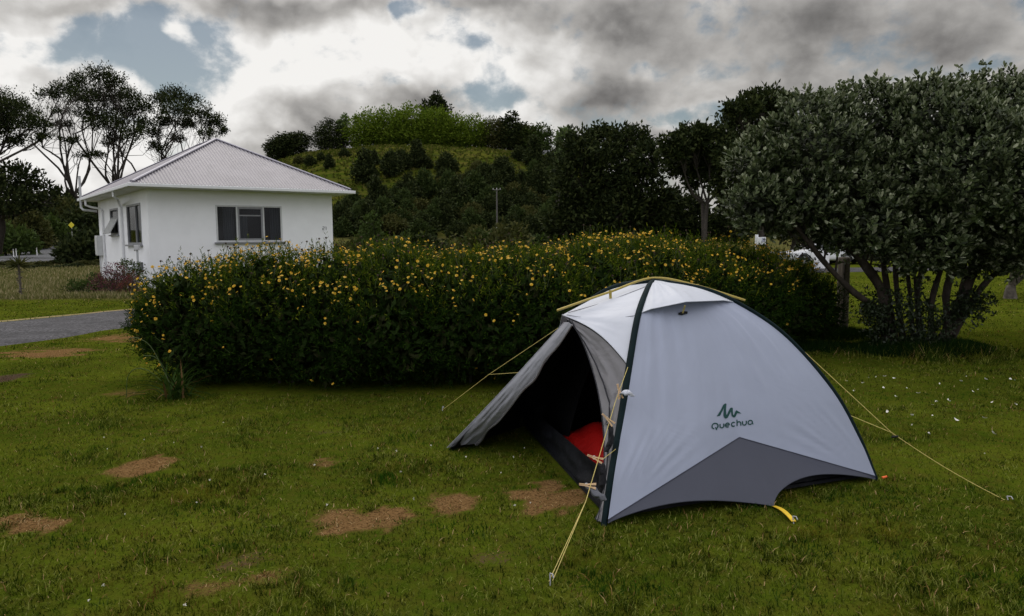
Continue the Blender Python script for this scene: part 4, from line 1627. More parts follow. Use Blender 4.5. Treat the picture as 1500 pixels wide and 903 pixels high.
def tree_meshes(lobes, n, lsize, g, trunk_base=(0, 0, 0), trunk_r=.2, fork=.3, stems=1, clump=10, sig=.13, aspect=.5, fill=.45, twigs=.5, spread=.2, wob=.10, shape='kite', up=.4):
    """crown and wood of one tree, around its foot at the origin"""
    crown, wood = MB(), MB()
    P, out, cl_ = crown_points(lobes, n, g, fill, clump, sig)
    ok = P[:, 2] > .05
    P, out = P[ok], out[ok]
    d = unit(out * .7 + g.normal(size=P.shape) * .8 + np.array([0, 0, up]))
    leaves(crown, P, d, lsize * g.uniform(.6, 1.4, len(P)), lsize * aspect * g.uniform(.7, 1.3, len(P)), shape, .06, g)
    top = max(l[2] for l in lobes)
    tb = np.array(trunk_base, float)
    cx_ = np.mean([l[:3] for l in lobes], axis=0)
    forks = []
    for s in range(stems):
        aim = lerp(tb, cx_, fork) + np.array([g.normal() * spread, g.normal() * spread, 0]) * (1 if stems > 1 or True else 0)
        aim[2] = tb[2] + (top - tb[2]) * fork
        st_ = tb + np.array([g.normal() * .3 * spread * (stems > 1), g.normal() * .3 * spread * (stems > 1), -.15])
        limb(wood, st_, aim, trunk_r * (1.25 if stems == 1 else .85), trunk_r * .72, g, wob * .6)
        forks.append(aim)
    for l in lobes:
        lc = np.array(l[:3])
        f = min(forks, key=lambda q: np.linalg.norm(q[:2] - lc[:2]))
        r = trunk_r * .48
        pl = limb(wood, f, lc, r, r * .32, g, wob, sagv=-.06)
        near = cl_[np.linalg.norm((cl_ - lc) / np.array(l[3:6]), axis=1) < 1.35]
        m = int(len(near) * twigs)
        if m:
            for q in near[g.choice(len(near), size=min(m, 26), replace=False)]:
                s = pl[int(g.integers(len(pl) // 2, len(pl)))]
                limb(wood, s, q, r * .26, r * .07, g, wob * 1.2, 5, 5)
    return crown, wood


def make_tree(name, label, cat, base, lobes, leafm, barkm, n, lsize, seed, group=None, local=False, **kw):
    g = np.random.default_rng(seed)
    base = Vector(base)
    lob = lobes if local else [(l[0] - base.x, l[1] - base.y, l[2] - base.z, *l[3:]) for l in lobes]
    crown, wood = tree_meshes(lob, n, lsize, g, **kw)
    r = empty(name, base, label, cat, group)
    crown.build('crown', leafm, r)
    wood.build('trunk', barkm, r, True)
    return r


def lobes_at(lst, Y, jit=0.0, g=rng, thick=.8):
    """[(px, py, rx, ry, dY)] -> lobes in the world at distance about Y"""
    o = []
    for q in lst:
        px, py, rx, ry = q[:4]
        y = Y + (q[4] if len(q) > 4 else g.normal() * jit)
        p = at(px, py, y)
        o.append((p.x, p.y, p.z, rx * y / F_PX, max(rx, ry) * thick * y / F_PX, ry * y / F_PX))
    return o


# ---------------------------------------------------------------- flowering hedge
HEDGE = [(-3.90, 8.72, .55, .48, 1.02, .26), (-3.35, 8.50, .86, .84, 1.32, 0), (-2.65, 8.45, .80, .90, 1.42, 0), (-1.95, 8.45, .86, .94, 1.38, 0), (-1.3, 8.35, .84, .94, 1.42, 0), (-.55, 8.4, .86, .96, 1.38, 0), (.15, 8.6, .9, .98, 1.46, 0),
         (.85, 9.0, .92, 1.0, 1.46, 0), (1.55, 9.45, .92, 1.0, 1.57, 0), (2.25, 9.95, .92, 1.0, 1.48, 0), (2.95, 10.45, .92, 1.0, 1.46, 0), (3.65, 10.95, .92, .98, 1.34, 0), (4.28, 11.35, .72, .76, 1.09, 0)]


def hedge_build():
    g = np.random.default_rng(21)
    root = empty('flowering_hedge', (0, 9, 0), 'long daisy hedge covered in small yellow flowers between the tent and the cabin', 'hedge')
    off = np.array([0, 9, 0], float)
    E = 2.15

    def inside(p, skip, shrink=1.0):
        r = np.zeros(len(p), bool)
        for k, (cx, cy, rx, ry, h, zb) in enumerate(HEDGE):
            q = (np.abs((p[:, 0] - cx) / (rx * shrink)) ** E + np.abs((p[:, 1] - cy) / (ry * shrink)) ** E + np.abs((p[:, 2] - (h + zb) / 2) / ((h - zb) / 2 * shrink + 1e-6)) ** E)
            r |= (q < 1) & (skip != k)
        return r

    def sample(n, lo=1.0, hi=1.0):
        L = np.array(HEDGE)
        k = g.choice(len(L), size=n, p=(L[:, 2] * L[:, 4]) / (L[:, 2] * L[:, 4]).sum())
        u = sphere_pts(n, g)
        u[:, 1] *= np.where(u[:, 1] > .3, .4, 1)
        u = unit(u)
        s = (np.abs(u) ** E).sum(1) ** (-1 / E)
        bump = 1 + .19 * (fbm(k * 7 + u[:, 0] * 2.2 + u[:, 1], u[:, 2] * 2.2 + u[:, 1] * 1.3, 1.6, 2) - .5) * 2
        f = g.uniform(lo, hi, n) * bump
        c = np.stack([L[k, 0], L[k, 1], (L[k, 4] + L[k, 5]) / 2], -1)
        rad = np.stack([L[k, 2], L[k, 3], (L[k, 4] - L[k, 5]) / 2], -1)
        p = c + u * (s * f)[:, None] * rad
        nrm = unit(u / rad)
        keep = ~inside(p, k, .93 * lo) & (p[:, 2] > .04)
        return p[keep], nrm[keep]

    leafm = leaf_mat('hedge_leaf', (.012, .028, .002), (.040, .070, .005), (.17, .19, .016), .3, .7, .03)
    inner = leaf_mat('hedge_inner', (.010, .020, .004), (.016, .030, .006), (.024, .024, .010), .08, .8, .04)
    fo = MB()
    # sprigs of narrow leaves
    p, nrm = sample(25000, .88, 1.06)
    ax = unit(nrm * .75 + np.array([0, 0, .75]) + g.normal(size=p.shape) * .35)
    m = 9
    t = np.linspace(.0, 1, m)
    Ls = .11 * g.uniform(.6, 1.4, len(p))
    B = (p[:, None] + ax[:, None] * (t[None, :, None] * Ls[:, None, None])).reshape(-1, 3)
    D = unit(np.repeat(ax, m, 0) * .75 + g.normal(size=(len(B), 3)) * .6)
    lit_top = np.repeat(g.uniform(size=len(p)) < np.clip((p[:, 2] / 1.40 - .50) / .35, 0, 1), m)  # lighter tone on top sprigs, shade painted into the lower ones
    for sel, k_ in ((lit_top, 0), (~lit_top, 2)):
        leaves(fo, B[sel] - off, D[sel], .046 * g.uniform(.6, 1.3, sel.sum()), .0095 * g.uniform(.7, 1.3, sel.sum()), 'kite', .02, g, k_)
    # bent long shoots that break the outline
    p, nrm = sample(1500, 1.0, 1.06)
    ax = unit(nrm * .4 + np.array([0, 0, 1.0]) + g.normal(size=p.shape) * .35)
    Ls = .20 * g.uniform(.5, 1.3, len(p))
    m = 14
    t = np.linspace(.0, 1, m)
    B = (p[:, None] + ax[:, None] * (t[None, :, None] * Ls[:, None, None])).reshape(-1, 3)
    D = unit(np.repeat(ax, m, 0) * .9 + g.normal(size=(len(B), 3)) * .55)
    lit_top = np.repeat(p[:, 2] > 1.0, m)
    for sel, k_ in ((lit_top, 0), (~lit_top, 2)):
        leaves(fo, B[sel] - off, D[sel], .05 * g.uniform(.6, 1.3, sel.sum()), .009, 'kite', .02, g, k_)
    # shaded leaves deeper in
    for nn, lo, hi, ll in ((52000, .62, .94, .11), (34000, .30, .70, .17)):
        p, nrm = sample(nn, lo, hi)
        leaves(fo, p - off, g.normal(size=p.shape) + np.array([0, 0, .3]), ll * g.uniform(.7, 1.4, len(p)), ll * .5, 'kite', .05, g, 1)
    fo.build('foliage', [leafm, inner, leaf_mat('hedge_leaf_shaded', (.005, .014, .002), (.014, .034, .004), (.036, .066, .008), .2, .8, .02)], root)  # darker leaf copy paints the shade low on the hedge
    # woody stems
    wd = MB()
    for (cx, cy, rx, ry, h, zb) in HEDGE:
        for i in range(7):
            a, r = g.uniform(0, 6.3), g.uniform(.2, .75)
            limb(wd, np.array((cx + .2 * math.cos(a), cy + .2 * math.sin(a), 0)) - off, np.array((cx + r * rx * math.cos(a), cy + r * ry * math.sin(a), h * g.uniform(.6, .85))) - off, .016, .006, g)
    tag(wd.build('stems', BARKD, root, True), kind='stuff')
    # flowers
    def flower(mb, c, n, r):
        n = unit(n)
        s = unit(np.cross(n, g.normal(size=3)))
        q = np.cross(n, s)
        a = np.linspace(0, 2 * math.pi, 10, endpoint=False) + g.uniform(0, 1)
        d = np.cos(a)[:, None] * s + np.sin(a)[:, None] * q + n * g.uniform(-.25, .35)
        leaves(mb, np.tile(c, (10, 1)) + d * r * .15, d, r * .95, r * .50, 'kite', .02, g, 0, ref=n)
        ring = c + n * r * .10 + (np.cos(a)[:, None] * s + np.sin(a)[:, None] * q) * r * .30
        mb.add(np.concatenate([ring, [c + n * r * .22]]), [(i, (i + 1) % 10, 10) for i in range(10)], 1)
    petal = leaf_mat('petal_yellow', (.50, .24, .006), (.68, .41, .020), (.76, .58, .13), .3, .6, .2)
    disc = surf('flower_disc', (.40, .17, .012), .8, .15, 90)
    # dense on top and at the ends, thinning out down the front
    p, nrm = sample(15000, .99, 1.07)
    hrel = p[:, 2] / 1.36
    end = np.clip((-2.9 - p[:, 0]) / .8, 0, 1) * .5
    prob = np.clip((hrel - .62) / .36, 0, 1) ** 1.5 * 3.0 + .055 + end * (hrel > .3) * .6
    prob *= .06 + 2.1 * np.clip(fbm(p[:, 0], p[:, 2] + p[:, 1], 2.9, 3) * 2.6 - 1.05, 0, 1)
    k = g.uniform(size=len(p)) < prob
    p, nrm = p[k], nrm[k]
    print('flowers', len(p))
    st = unit(nrm * .6 + np.array([0, 0, .9]) + g.normal(size=p.shape) * .2)
    q = p + st * g.uniform(.05, .14, len(p))[:, None]
    order = np.argsort(np.linalg.norm(q, axis=1))
    stem = MB()
    for i in range(len(p)):
        stem.tube([p[i] - off, (p[i] + q[i]) / 2 + g.normal(size=3) * .006 - off, q[i] - off], .0022, 3, cap=False)
    protos = []
    for i in range(4):
        mb = MB(); flower(mb, np.zeros(3), np.array([0, 0, 1.]), .0165)
        protos.append(mb)
    rest = MB()
    facing = unit(st * .55 + np.array([0, -.35, .35]) + g.normal(size=p.shape) * .45)
    first = [None] * 4
    for rank, i in enumerate(order):
        if rank < 100:
            j = rank % 4
            if first[j] is None:
                o = first[j] = protos[j].build('flower', [petal, disc], root)
            else:
                o = first[j].copy(); COL.objects.link(o); o.parent = root
            o.location = Vector(q[i] - off)
            o.rotation_euler = Vector(facing[i]).to_track_quat('Z', 'Y').to_euler()
            s_ = g.uniform(.75, 1.2)
            o.scale = (s_, s_, s_)
        else:
            flower(rest, q[i] - off, facing[i], .0165 * g.uniform(.55, 1.3))
    tag(rest.build('blossom', [petal, disc], root), kind='stuff')
    # spent heads standing above the top on thin stalks
    p, nrm = sample(1500, .99, 1.04)
    k = (p[:, 2] > 1.02)
    p = p[k]
    sp = MB()
    for c in p:
        t = c + np.array([g.normal() * .04, g.normal() * .04, g.uniform(.10, .24)])
        stem.tube([c - off, (c + t) / 2 - off + g.normal(size=3) * .008, t - off], .002, 3, cap=False)
        sp.tube([t - off, t - off + np.array([0, 0, .010]), t - off + np.array([0, 0, .020])], [.007, .012, .007], 6)
    tag(sp.build('spent_flower', surf('spent', (.045, .028, .018), .9, .2, 30), root), kind='stuff')
    tag(stem.build('flower_stalk', leaf_mat('stalk', (.05, .07, .02), (.06, .08, .025), (.07, .09, .03), .1), root), kind='stuff')


hedge_build()

# clump of strap leaves at the hedge's left foot
def flax():
    g = np.random.default_rng(4)
    b0 = gnd(256, 584); b0.z = 0
    r = empty('strap_leaf_clump', b0, 'clump of green strap leaves at the left foot of the hedge', 'plant')
    mb = MB()
    for i in range(64):
        a = g.uniform(0, 6.28)
        L = g.uniform(.18, .50)
        ln = g.uniform(.15, 1.0)
        t = np.linspace(0, 1, 9)[:, None]
        d = np.array([math.cos(a), math.sin(a), 0])
        P = np.array([g.normal() * .07, g.normal() * .07, 0]) + d * (t * math.sin(ln) + t ** 2.5 * .35) * L + np.array([0, 0, 1]) * (t * math.cos(ln) * 1.1 - t ** 3 * .5 * ln) * L
        P[:, 2] = np.maximum(P[:, 2], .012)
        s = np.array([-math.sin(a), math.cos(a), 0])
        w = .011 * (1 - t ** 2) * g.uniform(.7, 1.2) + .0008
        mb.grid(np.stack([P - s * w, P + np.array([0, 0, -.004]), P + s * w], 1), 1 if g.uniform() < .16 else 0)
    mb.build('blades', [leaf_mat('strap_green', (.018, .038, .007), (.030, .060, .010), (.055, .090, .018), .2, .6, .05), leaf_mat('strap_dry', (.10, .06, .025), (.14, .09, .04), (.19, .13, .06), .2, .8, .0)], r)
    mb = MB()
    for pts in ([(0, 0, .05), (-.22, -.02, .28), (-.36, -.03, .32), (-.46, -.02, .24), (-.50, 0, .02)], [(0, 0, .05), (-.25, .1, .5), (-.42, .12, .62), (-.5, .12, .60)], [(.05, 0, .05), (-.1, -.1, .42), (-.24, -.12, .47)]):
        mb.tube(crom([Vector(p) for p in pts], 20), .004, 5)
    mb.build('runner', leaf_mat('runner', (.05, .07, .02), (.05, .08, .02), (.07, .09, .03), .1), r)
flax()

# ---------------------------------------------------------------- broad shrub-tree on the right


def near_tree():
    g = np.random.default_rng(33)
    base = TREE_BASE.copy()
    root = empty('coastal_tree', base, 'broad many-stemmed tree with grey-green leaves right of the tent', 'tree')
    off = V3(base)
    fr_ = [(1148, 268, 78), (1112, 306, 46), (1190, 212, 74), (1225, 290, 88), (1178, 292, 46), (1275, 180, 76), (1315, 262, 92), (1360, 165, 76), (1402, 255, 98), (1445, 165, 80), (1490, 260, 98),
           (1530, 175, 86), (1575, 280, 100), (1275, 330, 50), (1350, 345, 66), (1435, 345, 66), (1525, 345, 78), (1115, 250, 46), (1215, 165, 44), (1410, 130, 44), (1320, 140, 44), (1480, 128, 40), (1600, 200, 80)]
    lobes = []
    for i, (px, py, r) in enumerate(fr_):
        y = 10.0 + (.35 if i % 3 == 0 else -.2 if i % 3 == 1 else .0) + (.4 if py < 200 else 0)
        p = at(px, py, y)
        if py < 225:
            p.z -= .46 * (225 - py) / 90
        rr = r * y / F_PX * .92
        lobes.append((p.x, p.y, p.z, rr, rr, rr * .92))
    for (px, py, r) in ((1170, 240, 80), (1260, 210, 90), (1350, 190, 90), (1440, 190, 95), (1530, 210, 100), (1300, 300, 90), (1400, 300, 95), (1500, 310, 95)):
        p = at(px, py, 11.6)
        rr = r * 11.6 / F_PX * .85
        p.z -= .25
        lobes.append((p.x, p.y, p.z, rr, rr * .95, rr * .85))
    L = np.array(lobes)
    nL = len(fr_)
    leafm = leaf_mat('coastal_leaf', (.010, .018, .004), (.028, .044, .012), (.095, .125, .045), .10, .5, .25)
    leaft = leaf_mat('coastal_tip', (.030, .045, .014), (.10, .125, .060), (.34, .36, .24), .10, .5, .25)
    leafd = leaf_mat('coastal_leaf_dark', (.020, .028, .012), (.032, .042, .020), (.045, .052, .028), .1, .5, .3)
    cr = MB()
    # rosettes of oval leaves on the outside of the lobes
    n = 24000
    k = g.choice(len(L), size=n, p=(L[:, 3] ** 2) * np.where(np.arange(len(L)) < nL, 1.6, .8) / ((L[:, 3] ** 2) * np.where(np.arange(len(L)) < nL, 1.6, .8)).sum())
    u = sphere_pts(n, g)
    u[:, 1] = np.where((u[:, 1] > .25), -u[:, 1] * .5, u[:, 1])
    u = unit(u)
    lump = fbm(k * 3.7 + u[:, 0] * 2.4, u[:, 2] * 2.4 + u[:, 1], 1.8, 2)
    f = .66 + .50 * lump + .09 * g.normal(size=n)
    c = L[k, :3] + u * f[:, None] * L[k, 3:6]
    ins = np.zeros(n, bool)
    for j in range(len(L)):
        q = (((c - L[j, :3]) / (L[j, 3:6] * .84)) ** 2).sum(1)
        ins |= (q < 1) & (k != j)
    keep = ~ins & (c[:, 2] > 1.0) & ((lump > .45) | (g.uniform(size=n) < .30))
    c, u = c[keep], u[keep]
    ax = unit(u * .75 + np.array([0, -.05, .85]) + g.normal(size=c.shape) * .28)
    m = 10
    s = unit(np.cross(ax, g.normal(size=ax.shape)))
    q = np.cross(ax, s)
    size = g.uniform(.6, 1.4, len(c))
    for j in range(m):
        a = j * 2.4 + g.uniform(0, .5, len(c))
        h = j / (m - 1)
        d = unit((np.cos(a)[:, None] * s + np.sin(a)[:, None] * q) * (1.0 - .55 * h) + ax * (.25 + 1.1 * h))
        B = c + ax * ((.015 + .10 * h) * size)[:, None]
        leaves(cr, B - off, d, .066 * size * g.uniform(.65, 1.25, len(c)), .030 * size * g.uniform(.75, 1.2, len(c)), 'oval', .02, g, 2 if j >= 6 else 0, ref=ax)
    print('rosettes', len(c))
    top_ = L[np.argsort(-L[:, 2])[:16]]
    for i in range(150):
        l = top_[int(g.integers(len(top_)))]
        a, r_ = g.uniform(0, 6.28), g.uniform(.1, .95)
        b0 = l[:3] + np.array([math.cos(a) * r_ * l[3], -abs(math.sin(a)) * r_ * l[4] * .6, math.sqrt(max(.05, 1 - r_ * r_)) * l[5] * .92])
        ln = g.uniform(.18, .42)
        dx = unit(np.array([g.normal() * .25, g.normal() * .25, 1.0]))
        for q_ in np.linspace(0, 1, 5):
            c_ = np.tile(b0 + dx * ln * q_, (8, 1)) + g.normal(size=(8, 3)) * .012
            dd = unit(g.normal(size=(8, 3)) * np.array([1, 1, .3]) + np.array([0, 0, .55]))
            leaves(cr, c_ - off, dd, .07 * (1.1 - .4 * q_) * g.uniform(.7, 1.2, 8), .032, 'oval', .02, g, 0 if q_ < .6 else 2)
    # dark leaf fill inside the crown
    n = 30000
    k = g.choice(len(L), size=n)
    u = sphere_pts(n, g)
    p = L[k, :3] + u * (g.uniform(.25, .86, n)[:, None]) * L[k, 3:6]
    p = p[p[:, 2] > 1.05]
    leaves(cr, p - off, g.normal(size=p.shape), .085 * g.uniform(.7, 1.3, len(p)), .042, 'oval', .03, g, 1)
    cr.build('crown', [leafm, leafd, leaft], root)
    # leafy shoots round the foot of the stems
    sh = MB()
    for (px, py, r, y) in ((1300, 452, 34, 10.3), (1345, 448, 36, 10.2), (1330, 490, 34, 10.2), (1370, 480, 30, 10.25), (1290, 485, 22, 10.3), (1410, 455, 26, 10.3), (1432, 445, 20, 10.3), (1275, 455, 20, 10.2)):
        p0 = V3(at(px, py, y)); rr = r * y / F_PX
        cc = p0 + g.normal(size=(85, 3)) * rr * .5
        cc = cc[cc[:, 2] > .08]
        for _ in range(6):
            leaves(sh, cc - off + g.normal(size=cc.shape) * .02, unit(g.normal(size=cc.shape) + np.array([0, 0, .5])), .058 * g.uniform(.7, 1.2, len(cc)), .026, 'oval', .03, g, 0)
    sh.build('foot_shoots', leaf_mat('shoot_leaf', (.010, .018, .006), (.018, .030, .010), (.034, .050, .018), .15, .45), root)
    # stems
    wd = MB()
    Yb = base.y
    def stem(pts, r0, r1):
        P = crom([at(px, py, y) if not isinstance(px, Vector) else px for px, py, y in pts], 22)
        t = np.linspace(0, 1, 22)
        rad = lerp(r0, r1, t) * (1 + .12 * np.sin(t * 23 + r0 * 100))
        rad[:3] *= np.array([1.35, 1.2, 1.08])
        wd.tube(P - off, rad, 10, cap=False)
        return P
    stems = [
        [(1308, 516, 10.45), (1298, 480, 10.4), (1292, 430, 10.3), (1272, 395, 10.2), (1240, 360, 10.1), (1190, 320, 9.9)],
        [(1300, 500, 10.4), (1285, 455, 10.3), (1250, 428, 10.15), (1215, 393, 10.0), (1180, 350, 9.9), (1140, 300, 9.8)],
        [(1312, 515, 10.5), (1304, 450, 10.5), (1296, 400, 10.5), (1290, 350, 10.6), (1280, 250, 10.6)],
        [(1325, 515, 10.55), (1315, 440, 10.6), (1312, 380, 10.7), (1320, 300, 10.8), (1320, 220, 10.7)],
        [(1338, 512, 10.6), (1334, 440, 10.7), (1330, 385, 10.8), (1345, 300, 10.9)],
        [(1350, 512, 10.6), (1344, 430, 10.5), (1352, 390, 10.5), (1365, 330, 10.5), (1370, 240, 10.4)],
        [(1366, 514, 10.5), (1364, 450, 10.4), (1375, 405, 10.4), (1392, 360, 10.3), (1405, 280, 10.2)],
        [(1383, 516, 10.45), (1388, 470, 10.4), (1386, 430, 10.4), (1400, 385, 10.4), (1430, 320, 10.3), (1450, 230, 10.3)],
        [(1372, 516, 10.6), (1395, 480, 10.55), (1412, 430, 10.5), (1425, 395, 10.5), (1465, 340, 10.5), (1500, 260, 10.4)],
        [(1395, 490, 10.45), (1425, 440, 10.4), (1450, 408, 10.4), (1490, 375, 10.4), (1540, 320, 10.3)],
        [(1345, 480, 10.4), (1340, 410, 10.6), (1338, 370, 10.8), (1332, 330, 11.0)],
        [(1292, 420, 10.3), (1278, 405, 10.35), (1265, 380, 10.6), (1255, 330, 10.8)],
    ]
    R = [(.085, .035), (.055, .022), (.05, .025), (.045, .02), (.035, .018), (.045, .02), (.05, .02), (.06, .025), (.105, .035), (.05, .02), (.025, .012), (.03, .015)]
    ends = [stem(s_, *r_) for s_, r_ in zip(stems, R)]
    for l in lobes:
        lc = np.array(l[:3])
        P = min(ends, key=lambda e: np.linalg.norm(e[-1] - lc))
        for i in range(5):
            t = lc + sphere_pts(1, g)[0] * np.array(l[3:6]) * .75
            limb(wd, P[int(g.integers(11, 21))] - off, t - off, .016, .004, g, .15, 6, 5)
    # gnarled foot
    ft = []
    for z, rx, ry in ((-.1, .44, .22), (.02, .40, .19), (.10, .37, .16), (.16, .34, .12)):
        a = np.linspace(0, 2 * math.pi, 28, endpoint=False)
        ft.append(np.stack([(rx + .04 * np.sin(a * 7 + z * 5)) * np.cos(a), (ry + .03 * np.sin(a * 5)) * np.sin(a), np.full(28, z)], -1))
    wd.grid(np.array(ft), wrap=True)
    bark = surf('coastal_bark', (.040, .031, .024), .95, .5, 7, .9, 22, stain=((.10, .095, .085), 5, .54, .78), stretch=(1, 1, .45))
    wd.build('trunk', bark, root, True)


near_tree()

# timber post left of that tree
p = gnd(1233, 489); p.z = 0
post = empty('timber_post', p, 'weathered round timber post between the hedge and the broad tree', 'post')
mb = MB()
a = np.linspace(0, 2 * math.pi, 26, endpoint=False)
mb.grid(np.array([[((.098 + .006 * math.sin(t * 6 + 1) + .004 * math.sin(t * 13)) * math.cos(t) * k_, (.098 + .005 * math.sin(t * 5)) * math.sin(t) * k_, z) for t in a] for z, k_ in ((-.1, 1), (.4, .99), (.9, 1.0), (1.24, .98), (1.27, .9), (1.275, .01))]), wrap=True)
mb.build('shaft', surf('weathered_wood', (.15, .125, .10), .9, .3, 14, .7, 30, stretch=(1, 1, .12)), post, True)
mb = MB(); mb.tube([(-.03, -.101, -.02), (-.028, -.103, .5), (-.03, -.101, 1.22)], .007, 5)
mb.build('split', surf('split_dark', (.02, .017, .014), .95, .2, 10), post)

# ---------------------------------------------------------------- cars, board, letterbox by the lane
TYRE = surf('tyre', (.018, .018, .019), .8, .2, 20)
RIMM = surf('rim_silver', (.40, .41, .42), .35, .1, 20, metallic=.7)
GLASSD = surf('car_glass', (.02, .024, .028), .06, .05, 4, spec=.8)


def make_car(label, loc, rz, paint, scale=1.0):
    car = empty('parked_car', loc, label, 'car', rz=rz)
    # body sections along x (front at -x): x, half width, sill z, waist z
    xs = np.array([-2.12, -2.05, -1.85, -1.4, -.75, 0, .8, 1.5, 1.95, 2.10])
    hw = np.array([.62, .74, .82, .86, .87, .87, .87, .86, .80, .70])
    zt = np.array([.62, .70, .78, .87, .95, .97, .98, .98, .95, .86])
    zb = np.array([.36, .25, .22, .22, .22, .22, .22, .22, .26, .38])
    mb = MB()
    sec = []
    for x, w, t, b_ in zip(xs, hw, zt, zb):
        sec.append([(x, -w * .90, b_), (x, -w, b_ + .16), (x, -w * 1.0, (t + b_) / 2), (x, -w * .97, t - .10), (x, -w * .86, t), (x, 0, t + .03), (x, w * .86, t), (x, w * .97, t - .10), (x, w, (t + b_) / 2), (x, w, b_ + .16), (x, w * .90, b_), (x, 0, b_ - .01)])
    mb.grid(np.array(sec), wrap=True)
    for k_ in (0, -1):
        mb.add(np.array(sec[k_]), [list(range(12))])
    o = mb.build('body', paint, car, True)
    m_ = o.modifiers.new('sub', 'SUBSURF'); m_.levels = m_.render_levels = 2
    # cabin
    cb = [(-1.0, .74, .93), (-.35, .66, 1.38), (.2, .64, 1.46), (.9, .64, 1.45), (1.5, .66, 1.32), (1.9, .72, .97)]
    mb = MB()
    mb.grid(np.array([[(x, -w * (1.12 if z < 1.2 else 1.08), .90), (x, -w, z - .03), (x, -w * .7, z), (x, w * .7, z), (x, w, z - .03), (x, w * (1.12 if z < 1.2 else 1.08), .90)] for x, w, z in cb]))
    mb.build('cabin', paint, car, True)
    for sg in (-1, 1):
        for (q0, q1) in ((-.62, .12), (.20, .86), (.94, 1.45)):
            mb = MB()
            zt0 = np.interp(q0, [-1, -.35, .2, .9, 1.5], [.99, 1.29, 1.37, 1.36, 1.25]); zt1 = np.interp(q1, [-1, -.35, .2, .9, 1.5], [.99, 1.29, 1.37, 1.36, 1.25])
            V = [(q0, sg * .762, 1.0), (q1, sg * .762, 1.0), (q1, sg * .715, zt1), (q0, sg * .715, zt0)]
            mb.add([(x, y - sg * .02, z) for x, y, z in V] + V, [(0, 1, 2, 3), (4, 5, 6, 7), (0, 1, 5, 4), (1, 2, 6, 5), (2, 3, 7, 6), (3, 0, 4, 7)])
            mb.build('side_window', GLASSD, car)
    mb = MB(); V = [(-.99, -.70, .965), (-.99, .70, .965), (-.40, .56, 1.375), (-.40, -.56, 1.375)]
    mb.add([(x - .02, y, z + .012) for x, y, z in V] + V, [(0, 1, 2, 3), (4, 5, 6, 7), (0, 1, 5, 4), (1, 2, 6, 5), (2, 3, 7, 6), (3, 0, 4, 7)])
    mb.build('windscreen', GLASSD, car)
    for x in (-1.32, 1.32):
        for sg in (-1, 1):
            prof = [(.0, .10), (.19, .10), (.205, .11), (.29, .115), (.315, .09), (.315, -.09), (.0, -.09)]
            a = np.linspace(0, 2 * math.pi, 28, endpoint=False)
            mb = MB()
            mb.grid(np.array([[(x + r * math.cos(t), sg * (.78 + q), .315 + r * math.sin(t)) for t in a] for r, q in prof[2:]]), wrap=True)
            wh = mb.build('wheel', TYRE, car, True)
            mb = MB()
            mb.grid(np.array([[(x + r * math.cos(t), sg * (.79 + q), .315 + r * math.sin(t)) for t in a] for r, q in ((.205, .10), (.19, .105), (.175, .06), (.0, .05))]), wrap=True)
            for k_ in range(7):
                t = k_ * 2 * math.pi / 7
                mb.tube([(x + .03 * math.cos(t), sg * .88, .315 + .03 * math.sin(t)), (x + .185 * math.cos(t), sg * .885, .315 + .185 * math.sin(t))], .018, 6)
            mb.build('rim', RIMM, wh, True)
            mb = MB()
            mb.tube([(x + .36 * math.cos(t), sg * .855, .315 + .36 * math.sin(t)) for t in np.linspace(-.15, math.pi + .15, 20)], .035, 6)
            mb.build('wheel_arch', TYRE, car, True)
    for sg in (-1, 1):
        mb = MB(); mb.box((-2.0, sg * .60, .66), (.16, .26, .13), rot_z(-sg * .28)); bevel(mb.build('headlight', surf('lamp_glass', (.55, .56, .58), .1, .05, 5, spec=.7), car), .03)
        mb = MB(); mb.box((2.02, sg * .66, .78), (.10, .16, .24)); bevel(mb.build('tail_light', surf('lamp_red', (.35, .02, .02), .2, .05, 5), car), .02)
        mb = MB(); mb.box((-.62, sg * .93, 1.02), (.14, .16, .11)); bevel(mb.build('mirror', paint, car), .03)
    mb = MB(); mb.box((-2.135, 0, .50), (.02, .46, .12)); mb.build('number_plate', surf('plate', (.68, .68, .66), .5, .05, 5), car)
    mb = MB(); mb.box((-2.11, 0, .66), (.04, .8, .08)); mb.build('grille', TYRE, car)
    car.scale = (scale,) * 3
    return car


PAINTW = surf('paint_white', (.72, .73, .75), .22, .03, 2, spec=.6)
PAINTD = surf('paint_dark', (.02, .022, .026), .2, .05, 2, spec=.6)
p = gnd(1194, 388.5); p.z = Hs(p.x, p.y)
make_car('white car seen from its side behind the broad tree', p + Vector((.35, .6, 0)), .16, PAINTW, 1.0)
p = gnd(1262, 388); p.z = Hs(p.x, p.y)
make_car('black car facing the tent, glimpsed under the broad tree', p + Vector((.5, 1.5, 0)), math.pi / 2 + .25, PAINTD, 1.0)
p = gnd(1203, 395.5); p.z = Hs(p.x, p.y) + .05
bd = empty('white_board', p, 'white board standing on the gravel lane before the white car', 'board', rz=.1)
mb = MB(); mb.box((0, 0, .40), (.78, .06, .78)); bevel(mb.build('panel', surf('board_white', (.74, .74, .75), .6, .04, 3), bd), .01)
for sx in (-.3, .3):
    mb = MB(); mb.box((sx, .16, .2), (.06, .28, .04)); mb.box((sx, .07, .03), (.06, .45, .05)); mb.build('foot', FRAMEG, bd)
p = at(1109, 401, 26); p.z = Hs(p.x, p.y)
lb = empty('letterbox', p, 'white letterbox on a white post behind the hedge', 'letterbox', rz=.1)
mb = MB(); mb.box((-.02, .05, .86), (.09, .09, 1.72)); bevel(mb.build('post', TRIMW, lb), .008)
mb = MB(); mb.box((.10, -.06, 1.50), (.28, .12, .26)); bevel(mb.build('box', TRIMW, lb), .01)
mb = MB(); mb.box((.15, -.122, 1.53), (.11, .008, .14)); mb.build('notice', surf('notice', (.36, .38, .48), .6, .25, 40), lb)

